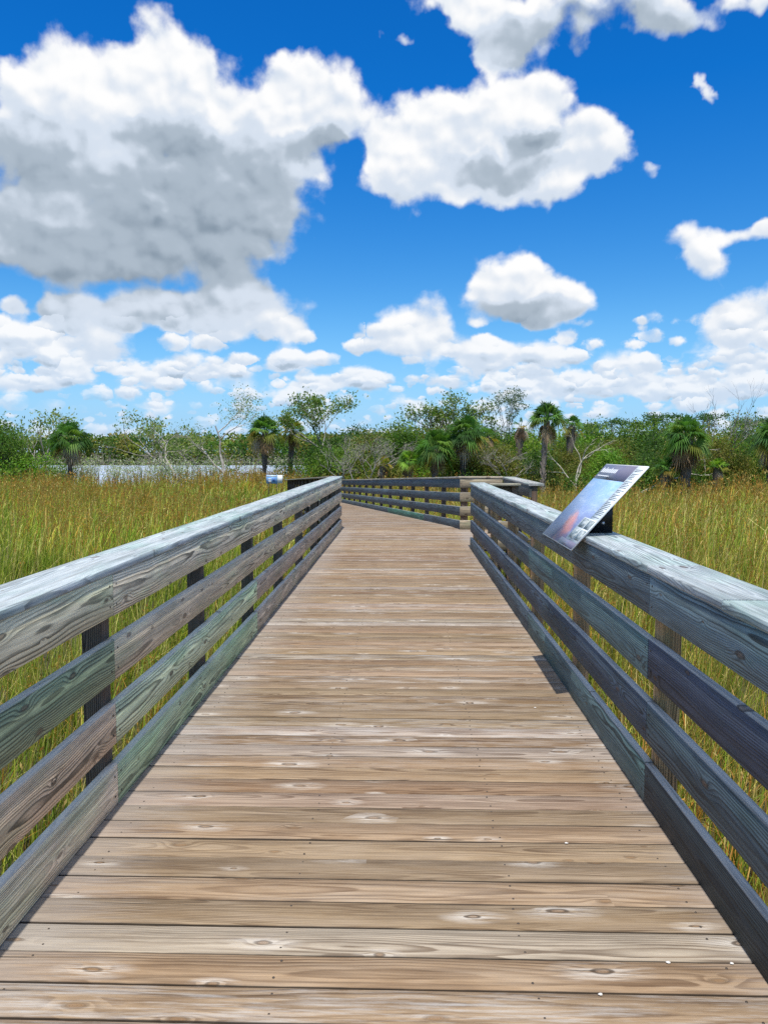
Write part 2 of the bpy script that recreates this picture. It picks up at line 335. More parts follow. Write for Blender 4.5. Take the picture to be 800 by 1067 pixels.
# ------------------------------------------------------------------ object helpers
def tag(o, label=None, cat=None, group=None, kind=None):
    if label: o['label'] = label
    if cat: o['category'] = cat
    if group: o['group'] = group
    if kind: o['kind'] = kind
    return o
def empty(name, loc=(0, 0, 0), rz=0):
    o = bpy.data.objects.new(name, None); col.objects.link(o)
    o.location = loc; o.rotation_euler = (0, 0, rz); o.empty_display_size = .2
    return o
class MB:
    """collects faces; build() links them as one mesh object"""
    def __init__(s): s.V = []; s.F4 = []; s.F3 = []; s.C = []; s.WD = []; s.RN = []; s.T = []; s.n = 0
    def add(s, V, F, C=None):
        V = np.asarray(V, np.float32); F = np.asarray(F, np.int64)
        s.V.append(V); (s.F4 if F.shape[1] == 4 else s.F3).append(F + s.n); s.n += len(V)
        if C is not None:
            C = np.asarray(C, np.float32)
            if C.ndim == 1: C = np.tile(C, (len(V), 1))
            s.C.append(C[:, :3])
    def wood(s, V, F, wd, rn, tint):
        s.add(V, F); n = len(V)
        s.WD.append(np.asarray(wd, np.float32)); s.RN.append(np.tile(np.asarray(rn, np.float32), (n, 1))); s.T.append(np.tile(np.asarray(tint, np.float32), (n, 1)))
    def mesh(s, name, m, off=(0, 0, 0), smooth=False):
        me = bpy.data.meshes.new(name)
        V = np.concatenate(s.V) - np.asarray(off, np.float32)
        f4 = np.concatenate(s.F4) if s.F4 else np.zeros((0, 4), int)
        f3 = np.concatenate(s.F3) if s.F3 else np.zeros((0, 3), int)
        loops = np.concatenate([f4.ravel(), f3.ravel()]).astype(np.int32)
        tot = len(f4) + len(f3)
        start = np.concatenate([np.arange(len(f4)) * 4, len(f4) * 4 + np.arange(len(f3)) * 3]).astype(np.int32)
        me.vertices.add(len(V)); me.vertices.foreach_set('co', V.ravel())
        me.loops.add(len(loops)); me.loops.foreach_set('vertex_index', loops)
        me.polygons.add(tot); me.polygons.foreach_set('loop_start', start)
        if smooth: me.polygons.foreach_set('use_smooth', np.ones(tot, bool))
        me.update(calc_edges=True)
        if s.C:
            a = me.attributes.new('Col', 'FLOAT_COLOR', 'POINT'); c = np.concatenate(s.C)
            a.data.foreach_set('color', np.concatenate([c, np.ones((len(c), 1), np.float32)], 1).astype(np.float32).ravel())
        if s.WD:
            a = me.attributes.new('wd', 'FLOAT_VECTOR', 'POINT'); a.data.foreach_set('vector', np.concatenate(s.WD).ravel())
            a = me.attributes.new('rn', 'FLOAT_VECTOR', 'POINT'); a.data.foreach_set('vector', np.concatenate(s.RN).ravel())
            c = np.concatenate(s.T); a = me.attributes.new('tint', 'FLOAT_COLOR', 'POINT')
            a.data.foreach_set('color', np.concatenate([c, np.ones((len(c), 1), np.float32)], 1).astype(np.float32).ravel())
        if m: me.materials.append(m)
        return me
    def build(s, name, m, parent=None, base=(0, 0, 0), smooth=False):
        me = s.mesh(name, m, base, smooth)
        o = bpy.data.objects.new(name, me); col.objects.link(o)
        if parent: o.parent = parent
        else: o.location = base
        return o

def board(mb, p0, p1, across, depth, wa, wdp, tint, rn=None, cham=.004, seg=None, wob=.0015, xoff=None, endcut=(0, 0)):
    """a sawn board from p0 to p1 (its centre line); across, depth: unit vectors of its width and thickness"""
    p0 = np.asarray(p0, float); p1 = np.asarray(p1, float); L = np.linalg.norm(p1 - p0); u = (p1 - p0) / L
    a = np.asarray(across, float); d = np.asarray(depth, float)
    if rn is None: rn = rng.random(3)
    n = seg or max(2, int(L / .35) + 1)
    h, t, c = wa / 2, wdp / 2, cham
    sec = [(-h + c, -t), (h - c, -t), (h, -t + c), (h, t - c), (h - c, t), (-h + c, t), (-h, t - c), (-h, -t + c)]
    V = []; WD = []
    if xoff is None: xoff = -L / 2
    ph = rng.random(4) * 6.28
    for i in range(n):
        s = i / (n - 1)
        wa_ = wob * math.sin(s * L * 1.3 + ph[0]) + wob * .5 * math.sin(s * L * 3.1 + ph[1])
        wd_ = wob * math.sin(s * L * 1.1 + ph[2]) + wob * .5 * math.sin(s * L * 2.7 + ph[3])
        for (y, z) in sec:
            e = endcut[0] * (1 - s) * y / h + endcut[1] * s * y / h
            V.append(p0 + u * (s * L + e) + a * (y + wa_) + d * (z + wd_)); WD.append((xoff + s * L, y, z))
    F = []
    for i in range(n - 1):
        for k in range(8):
            k2 = (k + 1) % 8
            F.append((i * 8 + k, i * 8 + k2, (i + 1) * 8 + k2, (i + 1) * 8 + k))
    if np.dot(np.cross(a, d), u) < 0: F = [f[::-1] for f in F]
    mb.wood(V, F, WD, rn, tint)
    for i, sgn in ((0, 1), (n - 1, -1)):                      # end grain: its own verts so that it shades flat
        b_ = [V[i * 8 + k] for k in range(8)]; w_ = [WD[i * 8 + k] for k in range(8)]
        q = [(0, 1, 4, 5), (1, 2, 3, 4), (5, 6, 7, 0)]
        if (sgn > 0) != (np.dot(np.cross(a, d), u) < 0): q = [f[::-1] for f in q]
        mb.wood(b_, q, w_, rn, tint)
def disc(mb, c, nrm, r, C=None, n=8, thick=.0015, wood=False):
    c = np.asarray(c, float); nrm = np.asarray(nrm, float); nrm /= np.linalg.norm(nrm)
    t = np.cross(nrm, (0, 0, 1)) if abs(nrm[2]) < .9 else np.cross(nrm, (1, 0, 0)); t /= np.linalg.norm(t); b_ = np.cross(nrm, t)
    V = []
    for q in (0, 1):
        for k in range(n):
            an = 2 * math.pi * k / n; V.append(c + nrm * thick * q + (t * math.cos(an) + b_ * math.sin(an)) * r * (1 - .15 * q))
    V.append(c + nrm * thick)
    F4 = [(k, (k + 1) % n, n + (k + 1) % n, n + k) for k in range(n)]
    F3 = [(n + k, n + (k + 1) % n, 2 * n) for k in range(n)]
    nn = mb.n
    if wood: mb.wood(V, F4, np.zeros((len(V), 3)), (0, 0, 0), (.1, .1, .1))
    else: mb.add(V, F4)
    mb.F3.append(np.asarray(F3) + nn)

# ------------------------------------------------------------------ ground, water
GZ = -1.25
def ground_mat():
    m, g, b, o = mat('marsh_ground')
    p = g.new('ShaderNodeNewGeometry').outputs['Position']
    n = g.noise(p, .35, 6, .65)[0]; n2 = g.noise(p, 6, 5, .7)[0]
    c = g.mix(g.mr(n, .35, .65), (.030, .028, .012), (.07, .065, .022)); c = g.mix(g.mr(n2, .4, .7, 0, .6), c, (.10, .08, .035))
    g.put(b.inputs['Base Color'], c); g.put(b.inputs['Roughness'], .9)
    return m
gb = MB()
gx = np.linspace(-3000, 3000, 41); gy = np.linspace(-1500, 6000, 41)
GXX, GYY = np.meshgrid(gx, gy); GV = np.stack([GXX.ravel(), GYY.ravel(), np.full(GXX.size, GZ)], 1)
idx = np.arange(41 * 41).reshape(41, 41)
gb.add(GV, np.stack([idx[:-1, :-1].ravel(), idx[:-1, 1:].ravel(), idx[1:, 1:].ravel(), idx[1:, :-1].ravel()], 1))
tag(gb.build('ground', ground_mat()), kind='structure')
def water_mat():
    m, g, b, o = mat('lake_water')
    p = g.new('ShaderNodeNewGeometry').outputs['Position']
    g.put(b.inputs['Base Color'], (.52, .60, .75)); g.put(b.inputs['Roughness'], .25); g.put(b.inputs['IOR'], 1.33)
    n = g.noise(g.v('MULTIPLY', p, (1, .6, 1)), 2.2, 4, .6)[0]
    bp = g.new('ShaderNodeBump'); g.put(bp.inputs['Height'], n); g.put(bp.inputs['Distance'], .6); g.put(bp.inputs['Strength'], 1.0)
    g.l.new(bp.outputs[0], b.inputs['Normal'])
    return m
# shoreline of the lake, an irregular closed outline
near = [(-210, 60), (-120, 57), (-70, 59), (-45, 58), (-36, 60.5), (-28, 59), (-20, 61), (-14, 60), (-9, 60), (-4.0, 62), (-5.5, 80), (-7, 100), (-9.5, 130), (-11, 158)]
far = [(-30, 161), (-55, 158), (-80, 162), (-110, 159), (-150, 163), (-210, 160)]
wv = near + far; cx = (-80, 110)
wb = MB(); V = [(x, y, GZ + .02) for x, y in wv] + [(cx[0], cx[1], GZ + .02)]
wb.add(V, [(i, (i + 1) % len(wv), len(wv)) for i in range(len(wv))])
tag(wb.build('water', water_mat()), kind='structure')

# ------------------------------------------------------------------ boardwalk deck
XL, XR = -1.262, 1.068          # inner faces of the two railings
BEND = np.array([-1.262, 15.55]); TH = R(11.5); SL = -.0385
U2 = np.array([-math.sin(TH), math.cos(TH)]); N2 = np.array([math.cos(TH), math.sin(TH)])   # along / right-hand side
def browns():
    k = rng.random()
    base = np.array([.275, .195, .118]) * (.78 + .42 * k)
    if rng.random() < .16: base = np.array([.33, .275, .225]) * (.85 + .3 * rng.random())
    if rng.random() < .22: base = base * np.array([.80, .73, .68])
    return base * (1 + (rng.random(3) - .5) * .06)
boardwalk = empty('boardwalk', (0, 6, GZ))
tag(boardwalk, 'weathered brown plank boardwalk leading straight ahead and bending left across the marsh', 'boardwalk')
base = np.array([0, 6, GZ])
dk = MB(); sw = MB()
y = -3.0; PW = .1375
while y < 16.05:
    gap = .0025 + .0045 * rng.random(); w = PW - .001 + .002 * rng.random()
    y0, y1 = y, y + w; yc = (y0 + y1) / 2
    xl = -1.36; xr = 1.17 if not (12.35 < yc < 15.45) else 2.02
    dz = (rng.random() - .5) * .003
    if yc > BEND[1]:
        xl = max(xl, BEND[0] + (yc - BEND[1]) / math.tan(TH) + .004)
        cut = -(w / 2) / math.tan(TH) * -1
    else: cut = 0
    if xr - xl > .25:
        board(dk, (xl, yc, -.019 + dz), (xr, yc, -.019 + dz), (0, 1, 0), (0, 0, 1), w, .038, browns(), xoff=xl, cham=.006, wob=.0012, seg=7, endcut=(cut, 0))
        for xs in (-1.15, -.38, .38, .98):
            for sy in (-.04, .04):
                if xs > xl + .05 and rng.random() < .8:
                    disc(sw, (xs + (rng.random() - .5) * .02, yc + sy + (rng.random() - .5) * .008, dz - .0002), (0, 0, 1), .0042)
    y += w + gap
s = 0.02
while s < 24:
    w = PW; sc_ = s + w / 2
    z = SL * sc_ - .019
    a = BEND + U2 * sc_ - N2 * .12; b2 = BEND + U2 * sc_ + N2 * 2.52
    board(dk, (*a, z), (*b2, z), (*U2, 0), (0, 0, 1), w, .038, browns(), xoff=-1.3, wob=.001, seg=5)
    s += w + .006
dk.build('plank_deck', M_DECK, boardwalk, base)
sw.build('screws', M_SCREW, boardwalk, base)
def frame_tint(): return np.array([.13, .105, .08]) * (.8 + .4 * rng.random())
for xs in (-1.15, -.38, .38, .98):
    jb = MB(); board(jb, (xs, -3, -.16), (xs, 15.5, -.16), (0, 0, 1), (1, 0, 0), .235, .038, frame_tint()); jb.build('joist', M_RAIL, boardwalk, base)
for t in (.1, .9, 1.6, 2.3):
    a = BEND + N2 * t + U2 * .05; b2 = BEND + N2 * t + U2 * 24
    jb = MB(); board(jb, (*a, -.16), (*b2, -.16 + SL * 24), (0, 0, 1), (*N2, 0), .235, .038, frame_tint()); jb.build('joist', M_RAIL, boardwalk, base)
for k in range(7):
    yy = -1.6 + k * 2.8
    jb = MB(); board(jb, (-1.3, yy, -.40), (1.12, yy, -.40), (0, 0, 1), (0, 1, 0), .235, .08, frame_tint()); jb.build('cross_beam', M_RAIL, boardwalk, base)
    for xs in (-1.1, .9):
        jb = MB(); board(jb, (xs, yy, -1.6), (xs, yy, -.5), (1, 0, 0), (0, 1, 0), .18, .18, frame_tint()); jb.build('pile', M_RAIL, boardwalk, base)

# ------------------------------------------------------------------ railings
ROWS = (0.934, 0.650, 0.367, 0.092)     # centre heights of the four boards
def railing(label, q0, q1, inward, posts, seams, tints, cap_tint, post_tint, slope=0., cap_w=.24, cap_out=.118, cap_seams=None, capext=(0, 0), ext=(0, 0)):
    """q0,q1: inner face line (x,y,z); inward: unit vector to the walkway; posts, seams: distances along the line"""
    q0 = np.asarray(q0, float); q1 = np.asarray(q1, float); L = np.linalg.norm((q1 - q0)); u = (q1 - q0) / L
    nin = np.array([*inward, 0.]); up = np.array([0, 0, 1.])
    bs = np.array([q0[0], q0[1], GZ]); root = empty('wooden_railing', bs)
    tag(root, label, 'railing')
    cut = lambda ss: [s_ for s_ in ss if 0 < s_ < L]
    for r, h in enumerate(ROWS):
        ss = [-ext[0]] + cut(seams[r]) + [L + ext[1]]
        for i in range(len(ss) - 1):
            a, b_ = ss[i] + .0015, ss[i + 1] - .0015
            mb = MB(); tt = tints(r, (a + b_) / 2)
            board(mb, q0 + u * a - nin * .019 + up * (h + (rng.random() - .5) * .006), q0 + u * b_ - nin * .019 + up * (h + (rng.random() - .5) * .006), up, nin, .184, .038, tt, xoff=rng.random() * 3)
            nf_ = sum(len(f) for f in mb.F4); sb = mb
            for e in [a + .035, b_ - .035] + [p for p in posts if a + .2 < p < b_ - .2]:
                for dh in (-.045, .045): disc(sb, q0 + u * e + up * (h + dh) + nin * .0006, nin, .0052, thick=.0018, wood=True)
            ob = mb.build('rail_board', M_RAIL, root, bs)
            ob.data.materials.append(M_SCREW)
            mi = np.zeros(len(ob.data.polygons), np.int32); mi[nf_:] = 1; ob.data.polygons.foreach_set('material_index', mi)
    cs = [-capext[0]] + cut(cap_seams or seams[0]) + [L + capext[1]]
    for i in range(len(cs) - 1):
        a, b_ = cs[i] + .0012, cs[i + 1] - .0012
        mb = MB(); c_ = nin * (-cap_out + .012)
        board(mb, q0 + u * a + c_ + up * 1.047, q0 + u * b_ + c_ + up * 1.047, nin, up, cap_w, .037, cap_tint * (.88 + .24 * rng.random()), xoff=rng.random() * 3, wob=.0015, cham=.005)
        mb.build('handrail', M_CAP, root, bs)
    for p in posts:
        mb = MB(); c_ = q0 + u * p - nin * (.038 + .0455)
        board(mb, np.array([c_[0], c_[1], GZ - .3]), np.array([c_[0], c_[1], c_[2] + 1.0275]), u, nin, .089, .089, post_tint * (.85 + .3 * rng.random()), xoff=rng.random() * 3, seg=3)
        mb.build('post', M_RAIL, root, bs)
    return root
def A3(*c): return np.array(c)
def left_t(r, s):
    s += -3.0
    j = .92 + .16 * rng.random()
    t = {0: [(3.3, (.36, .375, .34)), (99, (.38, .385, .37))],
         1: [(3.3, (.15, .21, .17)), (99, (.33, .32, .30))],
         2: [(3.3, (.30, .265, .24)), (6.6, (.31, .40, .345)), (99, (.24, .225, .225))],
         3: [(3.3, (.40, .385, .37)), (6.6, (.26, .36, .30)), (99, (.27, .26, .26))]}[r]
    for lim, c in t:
        if s < lim: return A3(*c) * j * A3(2.15, 1.88, 1.45)  # left tints lifted and warmed, making up in colour for missing light
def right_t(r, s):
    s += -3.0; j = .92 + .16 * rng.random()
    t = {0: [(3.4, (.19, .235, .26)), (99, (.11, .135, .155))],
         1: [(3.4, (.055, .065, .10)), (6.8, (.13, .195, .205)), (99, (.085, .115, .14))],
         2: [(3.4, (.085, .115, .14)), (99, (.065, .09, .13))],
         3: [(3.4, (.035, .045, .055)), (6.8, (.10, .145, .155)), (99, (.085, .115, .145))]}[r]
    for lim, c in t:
        if s < lim: return A3(*c) * j * A3(.98, 1.12, 1.15)  # right tints kept dark and bluish: shade of this side painted in
CAP = A3(.42, .47, .49)
LP = [.03 + 3.0 + 1.62 * k for k in range(-1, 10)] + [18.50]
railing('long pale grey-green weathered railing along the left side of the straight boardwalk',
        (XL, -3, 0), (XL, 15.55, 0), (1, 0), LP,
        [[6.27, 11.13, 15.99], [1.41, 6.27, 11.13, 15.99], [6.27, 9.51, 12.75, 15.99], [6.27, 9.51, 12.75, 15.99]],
        left_t, CAP, A3(.15, .11, .08), cap_seams=[1.41, 7.89, 11.13, 15.99])  # dark posts: shade of cap and boards put into their tint
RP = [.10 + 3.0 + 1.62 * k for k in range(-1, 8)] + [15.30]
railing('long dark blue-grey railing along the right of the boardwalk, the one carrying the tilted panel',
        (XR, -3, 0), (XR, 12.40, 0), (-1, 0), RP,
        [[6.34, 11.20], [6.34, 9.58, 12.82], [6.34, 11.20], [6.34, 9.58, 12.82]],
        right_t, CAP, A3(.62, .35, .17), cap_seams=[1.48, 5.55, 6.34, 11.2])  # bright orange-brown posts: sunlight on them put into their tint
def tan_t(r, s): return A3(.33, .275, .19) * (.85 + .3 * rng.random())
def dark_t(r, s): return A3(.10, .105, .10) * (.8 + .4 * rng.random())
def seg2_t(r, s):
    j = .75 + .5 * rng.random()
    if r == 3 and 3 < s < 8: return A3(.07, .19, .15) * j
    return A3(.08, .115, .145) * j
# bay on the right: far side, outer side, near side
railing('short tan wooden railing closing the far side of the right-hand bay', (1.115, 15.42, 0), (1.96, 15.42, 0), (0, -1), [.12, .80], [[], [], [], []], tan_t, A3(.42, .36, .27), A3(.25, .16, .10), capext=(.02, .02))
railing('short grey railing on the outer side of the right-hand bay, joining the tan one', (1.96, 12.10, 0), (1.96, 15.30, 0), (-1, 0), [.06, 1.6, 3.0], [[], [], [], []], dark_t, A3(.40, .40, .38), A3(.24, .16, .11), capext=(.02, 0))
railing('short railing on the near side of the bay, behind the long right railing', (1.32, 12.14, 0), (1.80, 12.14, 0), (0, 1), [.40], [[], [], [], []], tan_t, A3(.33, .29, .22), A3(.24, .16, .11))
# second stretch, bending left and sloping down
zr = lambda d: SL * d
r0 = np.array([1.115, 15.42]); seglen = 21.5
e0 = r0 + U2 * seglen
P2 = [.06] + [1.62 * k for k in range(1, 14)]
railing('dark blue-grey railing with many posts along the boardwalk stretch that bends left',
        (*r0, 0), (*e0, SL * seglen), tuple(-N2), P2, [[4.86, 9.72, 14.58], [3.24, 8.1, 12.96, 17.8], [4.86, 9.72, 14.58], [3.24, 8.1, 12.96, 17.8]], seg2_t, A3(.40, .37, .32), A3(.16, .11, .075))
l0 = BEND + U2 * .12
e1 = l0 + U2 * 20.5
def brown_t(r, s): return A3(.15, .11, .08) * (.8 + .4 * rng.random())
railing('brown-capped dark railing behind the far end of the left railing',
        (*l0, 0), (*e1, SL * 20.5), tuple(N2), P2[:-1], [[4.86, 9.72, 14.58], [3.24, 8.1, 12.96, 17.8], [4.86, 9.72, 14.58], [3.24, 8.1, 12.96, 17.8]], brown_t, A3(.33, .28, .21), A3(.10, .075, .055))
#__MORE__

# ------------------------------------------------------------------ tilted information panel on the right railing
def printed(name, fn, rough=.28):
    m, g, b, o = mat(name)
    p = g.attr('uvp')[1]
    g.put(b.inputs['Base Color'], fn(g, p)); g.put(b.inputs['Roughness'], rough); g.put(b.inputs['Specular IOR Level'], .5)
    return m
def build_panel():
    base = np.array([1.20, 4.845, 1.0655]); root = empty('information_panel', base)
    tag(root, 'tilted information panel with a pinkish-blue picture, mounted on black brackets on the right handrail', 'sign')
    O = np.array([.969, 5.395, .985])              # lower corner, far side; reader looks towards +X
    ur = np.array([0, -1., 0])                   # along the text
    uu = np.array([.4355, 0, .4876]); H = np.linalg.norm(uu); uu /= H
    nn = np.cross(ur, uu); nn /= np.linalg.norm(nn)
    if nn[2] < 0: nn = -nn
    W = .928
    def rect(u0, v0, u1, v1, h=0.):
        return [O + ur * u * W + uu * v * H + nn * h for u, v in ((u0, v0), (u1, v0), (u1, v1), (u0, v1))]
    def sheet(name, mt, u0, v0, u1, v1, h, parent, off=base, t=.0008):
        mb = MB(); a = rect(u0, v0, u1, v1, h + t); b_ = rect(u0, v0, u1, v1, h)
        mb.add(a + b_, [(0, 1, 2, 3), (7, 6, 5, 4), (0, 4, 5, 1), (1, 5, 6, 2), (2, 6, 7, 3), (3, 7, 4, 0)])
        ob = mb.build(name, mt, parent, off)
        at = ob.data.attributes.new('uvp', 'FLOAT_VECTOR', 'POINT')
        q = [(u0, v0, 0), (u1, v0, 0), (u1, v1, 0), (u0, v1, 0)] * 2
        at.data.foreach_set('vector', np.array(q, np.float32).ravel())
        return ob
    wht = flat('panel_white', (.72, .77, .80), .3)
    ob = sheet('panel_board', wht, 0, 0, 1, 1, -.006, root, t=.006)
    me = ob.data
    purple = flat('panel_purple', (.17, .17, .25), .28)
    sheet('header_band', purple, .006, .80, .80, .992, 0.0005, root)
    def pic(g, p):
        x, y, z = g.sep(p)[:3]
        n = g.noise(g.v('MULTIPLY', p, (1.5, 5, 1)), 2.2, 5, .6)[0]
        c = g.mix(g.mr(g.m('ADD', y, g.m('MULTIPLY', n, .35)), .25, .95), (.30, .30, .50), (.28, .50, .82))
        c = g.mix(g.mr(n, .5, .72, 0, .55), c, (.66, .74, .86))
        # a pink bird-like plume towards the lower left
        dx = g.m('SUBTRACT', x, g.m('ADD', .47, g.m('MULTIPLY', g.m('SUBTRACT', y, .2), -.55))); dy = g.m('SUBTRACT', y, .22)
        d = g.m('SQRT', g.m('ADD', g.m('MULTIPLY', g.m('MULTIPLY', dx, dx), 40.), g.m('MULTIPLY', g.m('MULTIPLY', dy, dy), 26.)))
        c = g.mix(g.mr(g.m('ADD', d, g.m('MULTIPLY', g.m('SUBTRACT', g.noise(p, 16, 3, .6)[0], .5), .9)), .35, 1.05, .85, 0, 'SMOOTHSTEP'), c, (.90, .36, .30))
        c = g.mix(g.mr(y, .16, .04, 0, .6), c, (.22, .22, .34))
        return c
    sheet('printed_picture', printed('printed_picture', pic), .006, .008, .80, .796, 0.0005, root)
    col_ = flat('panel_pale', (.78, .86, .88), .3)
    sheet('text_column', col_, .802, .008, .994, .992, 0.0005, root)
    sheet('footer_band', purple, .55, .008, .994, .075, 0.0016, root)
    ink = flat('panel_ink', (.10, .13, .17), .4); wi = flat('panel_white_ink', (.85, .87, .9), .4)
    def textobj(name, body, u, v, size, mt, wfit=None):
        cu = bpy.data.curves.new(name, 'FONT'); cu.body = body; cu.size = size; cu.extrude = .0003; cu.offset = size * .018
        tmp = bpy.data.objects.new(name, cu); col.objects.link(tmp)
        dg = bpy.context.evaluated_depsgraph_get(); me = bpy.data.meshes.new_from_object(tmp.evaluated_get(dg))
        bpy.data.objects.remove(tmp)
        co = np.empty(len(me.vertices) * 3, np.float32); me.vertices.foreach_get('co', co); co = co.reshape(-1, 3)
        if wfit: co[:, 0] *= wfit / co[:, 0].max()
        P = O + ur * (u * W) + uu * (v * H) + nn * .0022
        w = P + co[:, :1] * ur + co[:, 1:2] * uu + co[:, 2:3] * nn - base
        me.vertices.foreach_set('co', w.astype(np.float32).ravel()); me.materials.clear(); me.materials.append(mt)
        ob = bpy.data.objects.new(name, me); col.objects.link(ob); ob.parent = root; return ob
    # the photograph shows the lettering only as blurred strokes: word-like groups of bars of the same size
    def strokes(name, rows, mt):
        mb = MB(); r_ = random.Random(5)
        for (u0, u1, v, h) in rows:
            u = u0
            while u < u1 - .004:
                w = min(u1 - u, h * (.8 + 2.6 * r_.random()))
                q = rect(u, v, u + w, v + h, .0022); mb.add(q, [(0, 1, 2, 3)]); u += w + h * .45
        mb.build(name, mt, root, base)
    strokes('title_lettering', [(.05 + .045 * i, .05 + .045 * i + .036, .885, .05) for i in range(9)] + [(.055 + .045 * i, .055 + .045 * i + .02, .935, .018) for i in (0, 2, 5)], wi)
    strokes('subtitle_lettering', [(.05, .36, .835, .014)], wi)
    rows = []
    v = .945
    while v > .36:
        rows.append((.825, .975 - (.05 if random.random() < .25 else 0), v, .007)); v -= .0185 if random.random() > .15 else .034
    strokes('body_lettering', rows, ink)
    strokes('footer_lettering', [(.74, .95, .03, .018)], wi)
    def th(g, p):
        n = g.noise(p, 22, 4, .7)[0]; return g.mix(g.mr(n, .4, .6), (.16, .22, .24), (.55, .60, .60))
    tm = printed('thumbnail_print', th)
    for (u0, v0, u1, v1) in ((.69, .23, .83, .335), (.845, .23, .98, .335), (.69, .10, .83, .215), (.845, .10, .98, .215)):
        sheet('thumbnail_picture', tm, u0, v0, u1, v1, .0016, root)
    sheet('thumbnail_ground', col_, .67, .075, .994, .345, .0011, root)
    # two black bracket plates standing on the handrail, each with a bolt
    for yy in (4.68, 5.2):
        mb = MB(); x0, x1, z0 = 1.085, 1.262, 1.0665
        lo = lambda x: .985 + (x - .969) * .478 / .427 - .010
        pts = [(x0, z0), (x1, z0), (x1, lo(x1)), (x0, lo(x0))]
        V = [(x, yy + t, z) for t in (-.004, .004) for x, z in pts]
        mb.add(V, [(0, 1, 2, 3), (7, 6, 5, 4), (0, 4, 5, 1), (1, 5, 6, 2), (2, 6, 7, 3), (3, 7, 4, 0)])
        fl = [(x, y_, z) for z in (z0 - .0005, z0 + .0055) for x, y_ in ((x0, yy), (x1, yy), (x1, yy + .07), (x0, yy + .07))]
        mb.add(np.array(fl) + (0, .0045, 0), [(3, 2, 1, 0), (4, 5, 6, 7), (0, 1, 5, 4), (1, 2, 6, 5), (2, 3, 7, 6), (3, 0, 4, 7)])
        br = mb.build('bracket', M_BLACK, root, base)
        bb = MB(); disc(bb, (1.205, yy - .0042, 1.125), (0, -1, 0), .0105, n=12, thick=.006); bb.build('bolt', M_BOLT, br, base)
build_panel()

# ------------------------------------------------------------------ little blue and white sign standing in the marsh
def build_marker():
    Yd = 44.0; k = Yd / 801
    X0, X1, X2 = (277 - 421) * k, (288.6 - 421) * k, (294 - 421) * k
    z1, z0 = EYE - (495 - 471) * k, EYE - (504 - 471) * k
    base = np.array([X1, Yd, GZ]); root = empty('marsh_sign', base)
    tag(root, 'small blue and white notice on thin posts beyond the left railing', 'sign')
    def box(mb, a, b_):
        (x0, y0, w0), (x1, y1, w1) = a, b_
        mb.add([(x0, y0, w0), (x1, y0, w0), (x1, y1, w0), (x0, y1, w0), (x0, y0, w1), (x1, y0, w1), (x1, y1, w1), (x0, y1, w1)],
               [(3, 2, 1, 0), (4, 5, 6, 7), (0, 1, 5, 4), (1, 2, 6, 5), (2, 3, 7, 6), (3, 0, 4, 7)])
    blue = flat('sign_blue', (.20, .42, .78), .4); white = flat('sign_white', (.78, .84, .86), .4); dk_ = flat('sign_dark_blue', (.05, .12, .38), .4)
    m1 = MB(); box(m1, (X0, Yd, z0), (X1 - .01, Yd + .012, z1)); pb = m1.build('blue_plate', blue, root, base)
    m1 = MB(); box(m1, (X1, Yd, z0 + .02), (X2, Yd + .012, z1)); m1.build('white_plate', white, root, base)
    m1 = MB(); w = X1 - X0; h = z1 - z0
    box(m1, (X0 + .02, Yd - .003, z1 - h * .20), (X1 - .03, Yd - .0005, z1 - h * .06)); m1.build('white_strip', white, root, base)
    m1 = MB()
    box(m1, (X0 + w * .15, Yd - .003, z0 + h * .22), (X0 + w * .45, Yd - .0005, z0 + h * .34)); box(m1, (X0 + w * .15, Yd - .003, z0 + h * .46), (X0 + w * .45, Yd - .0005, z0 + h * .58))
    m1.build('symbol', white, root, base)
    m1 = MB(); box(m1, (X0 + w * .58, Yd - .003, z0 + h * .25), (X0 + w * .78, Yd - .0005, z0 + h * .62)); m1.build('symbol', dk_, root, base)
    for xx in (X0 + .1, X1 - .06):
        m1 = MB(); box(m1, (xx, Yd + .014, GZ - .2), (xx + .04, Yd + .05, z1 - .02)); m1.build('post', M_BARKY, root, base)
M_BARKY = flat('post_grey', (.10, .09, .08), .8)
build_marker()

# ------------------------------------------------------------------ vegetation helpers
def tube(mb, pts, rad, C, n=6):
    pts = np.asarray(pts, float); k = len(pts); V = []; cols = []
    T = np.gradient(pts, axis=0); T /= np.linalg.norm(T, axis=1)[:, None] + 1e-9
    for i in range(k):
        t = T[i]; a = np.cross(t, (0.13, 1, 0.21)); a /= np.linalg.norm(a); b_ = np.cross(t, a)
        for j in range(n):
            an = 2 * math.pi * j / n; V.append(pts[i] + (a * math.cos(an) + b_ * math.sin(an)) * rad[i])
    F = [(i * n + j, i * n + (j + 1) % n, (i + 1) * n + (j + 1) % n, (i + 1) * n + j) for i in range(k - 1) for j in range(n)]
    mb.add(V, F, C)
def leaves(mb, P, size, C, rg, up=.35, asp=.5, droop=0.):
    """one folded diamond leaf at each point"""
    n = len(P); d = rg.normal(size=(n, 3)); d[:, 2] += up; d /= np.linalg.norm(d, axis=1)[:, None]
    s_ = np.cross(d, rg.normal(size=(n, 3))); s_ /= np.linalg.norm(s_, axis=1)[:, None] + 1e-9
    sz = size * (.6 + .8 * rg.random(n))[:, None]
    q = np.stack([P, P + d * sz * .5 + s_ * sz * asp * .5, P + d * sz, P + d * sz * .5 - s_ * sz * asp * .5], 1).reshape(-1, 3)
    F = np.arange(n * 4).reshape(n, 4)
    mb.add(q, F, np.repeat(C, 4, 0))
def palette(cols, n, rg, jit=.25):
    c = np.array(cols)[rg.integers(0, len(cols), n)] * 1.25
    return c * (1 - jit + 2 * jit * rg.random((n, 1)))
GREEN = [(.07, .145, .022), (.10, .18, .028), (.055, .12, .028), (.14, .20, .035)]
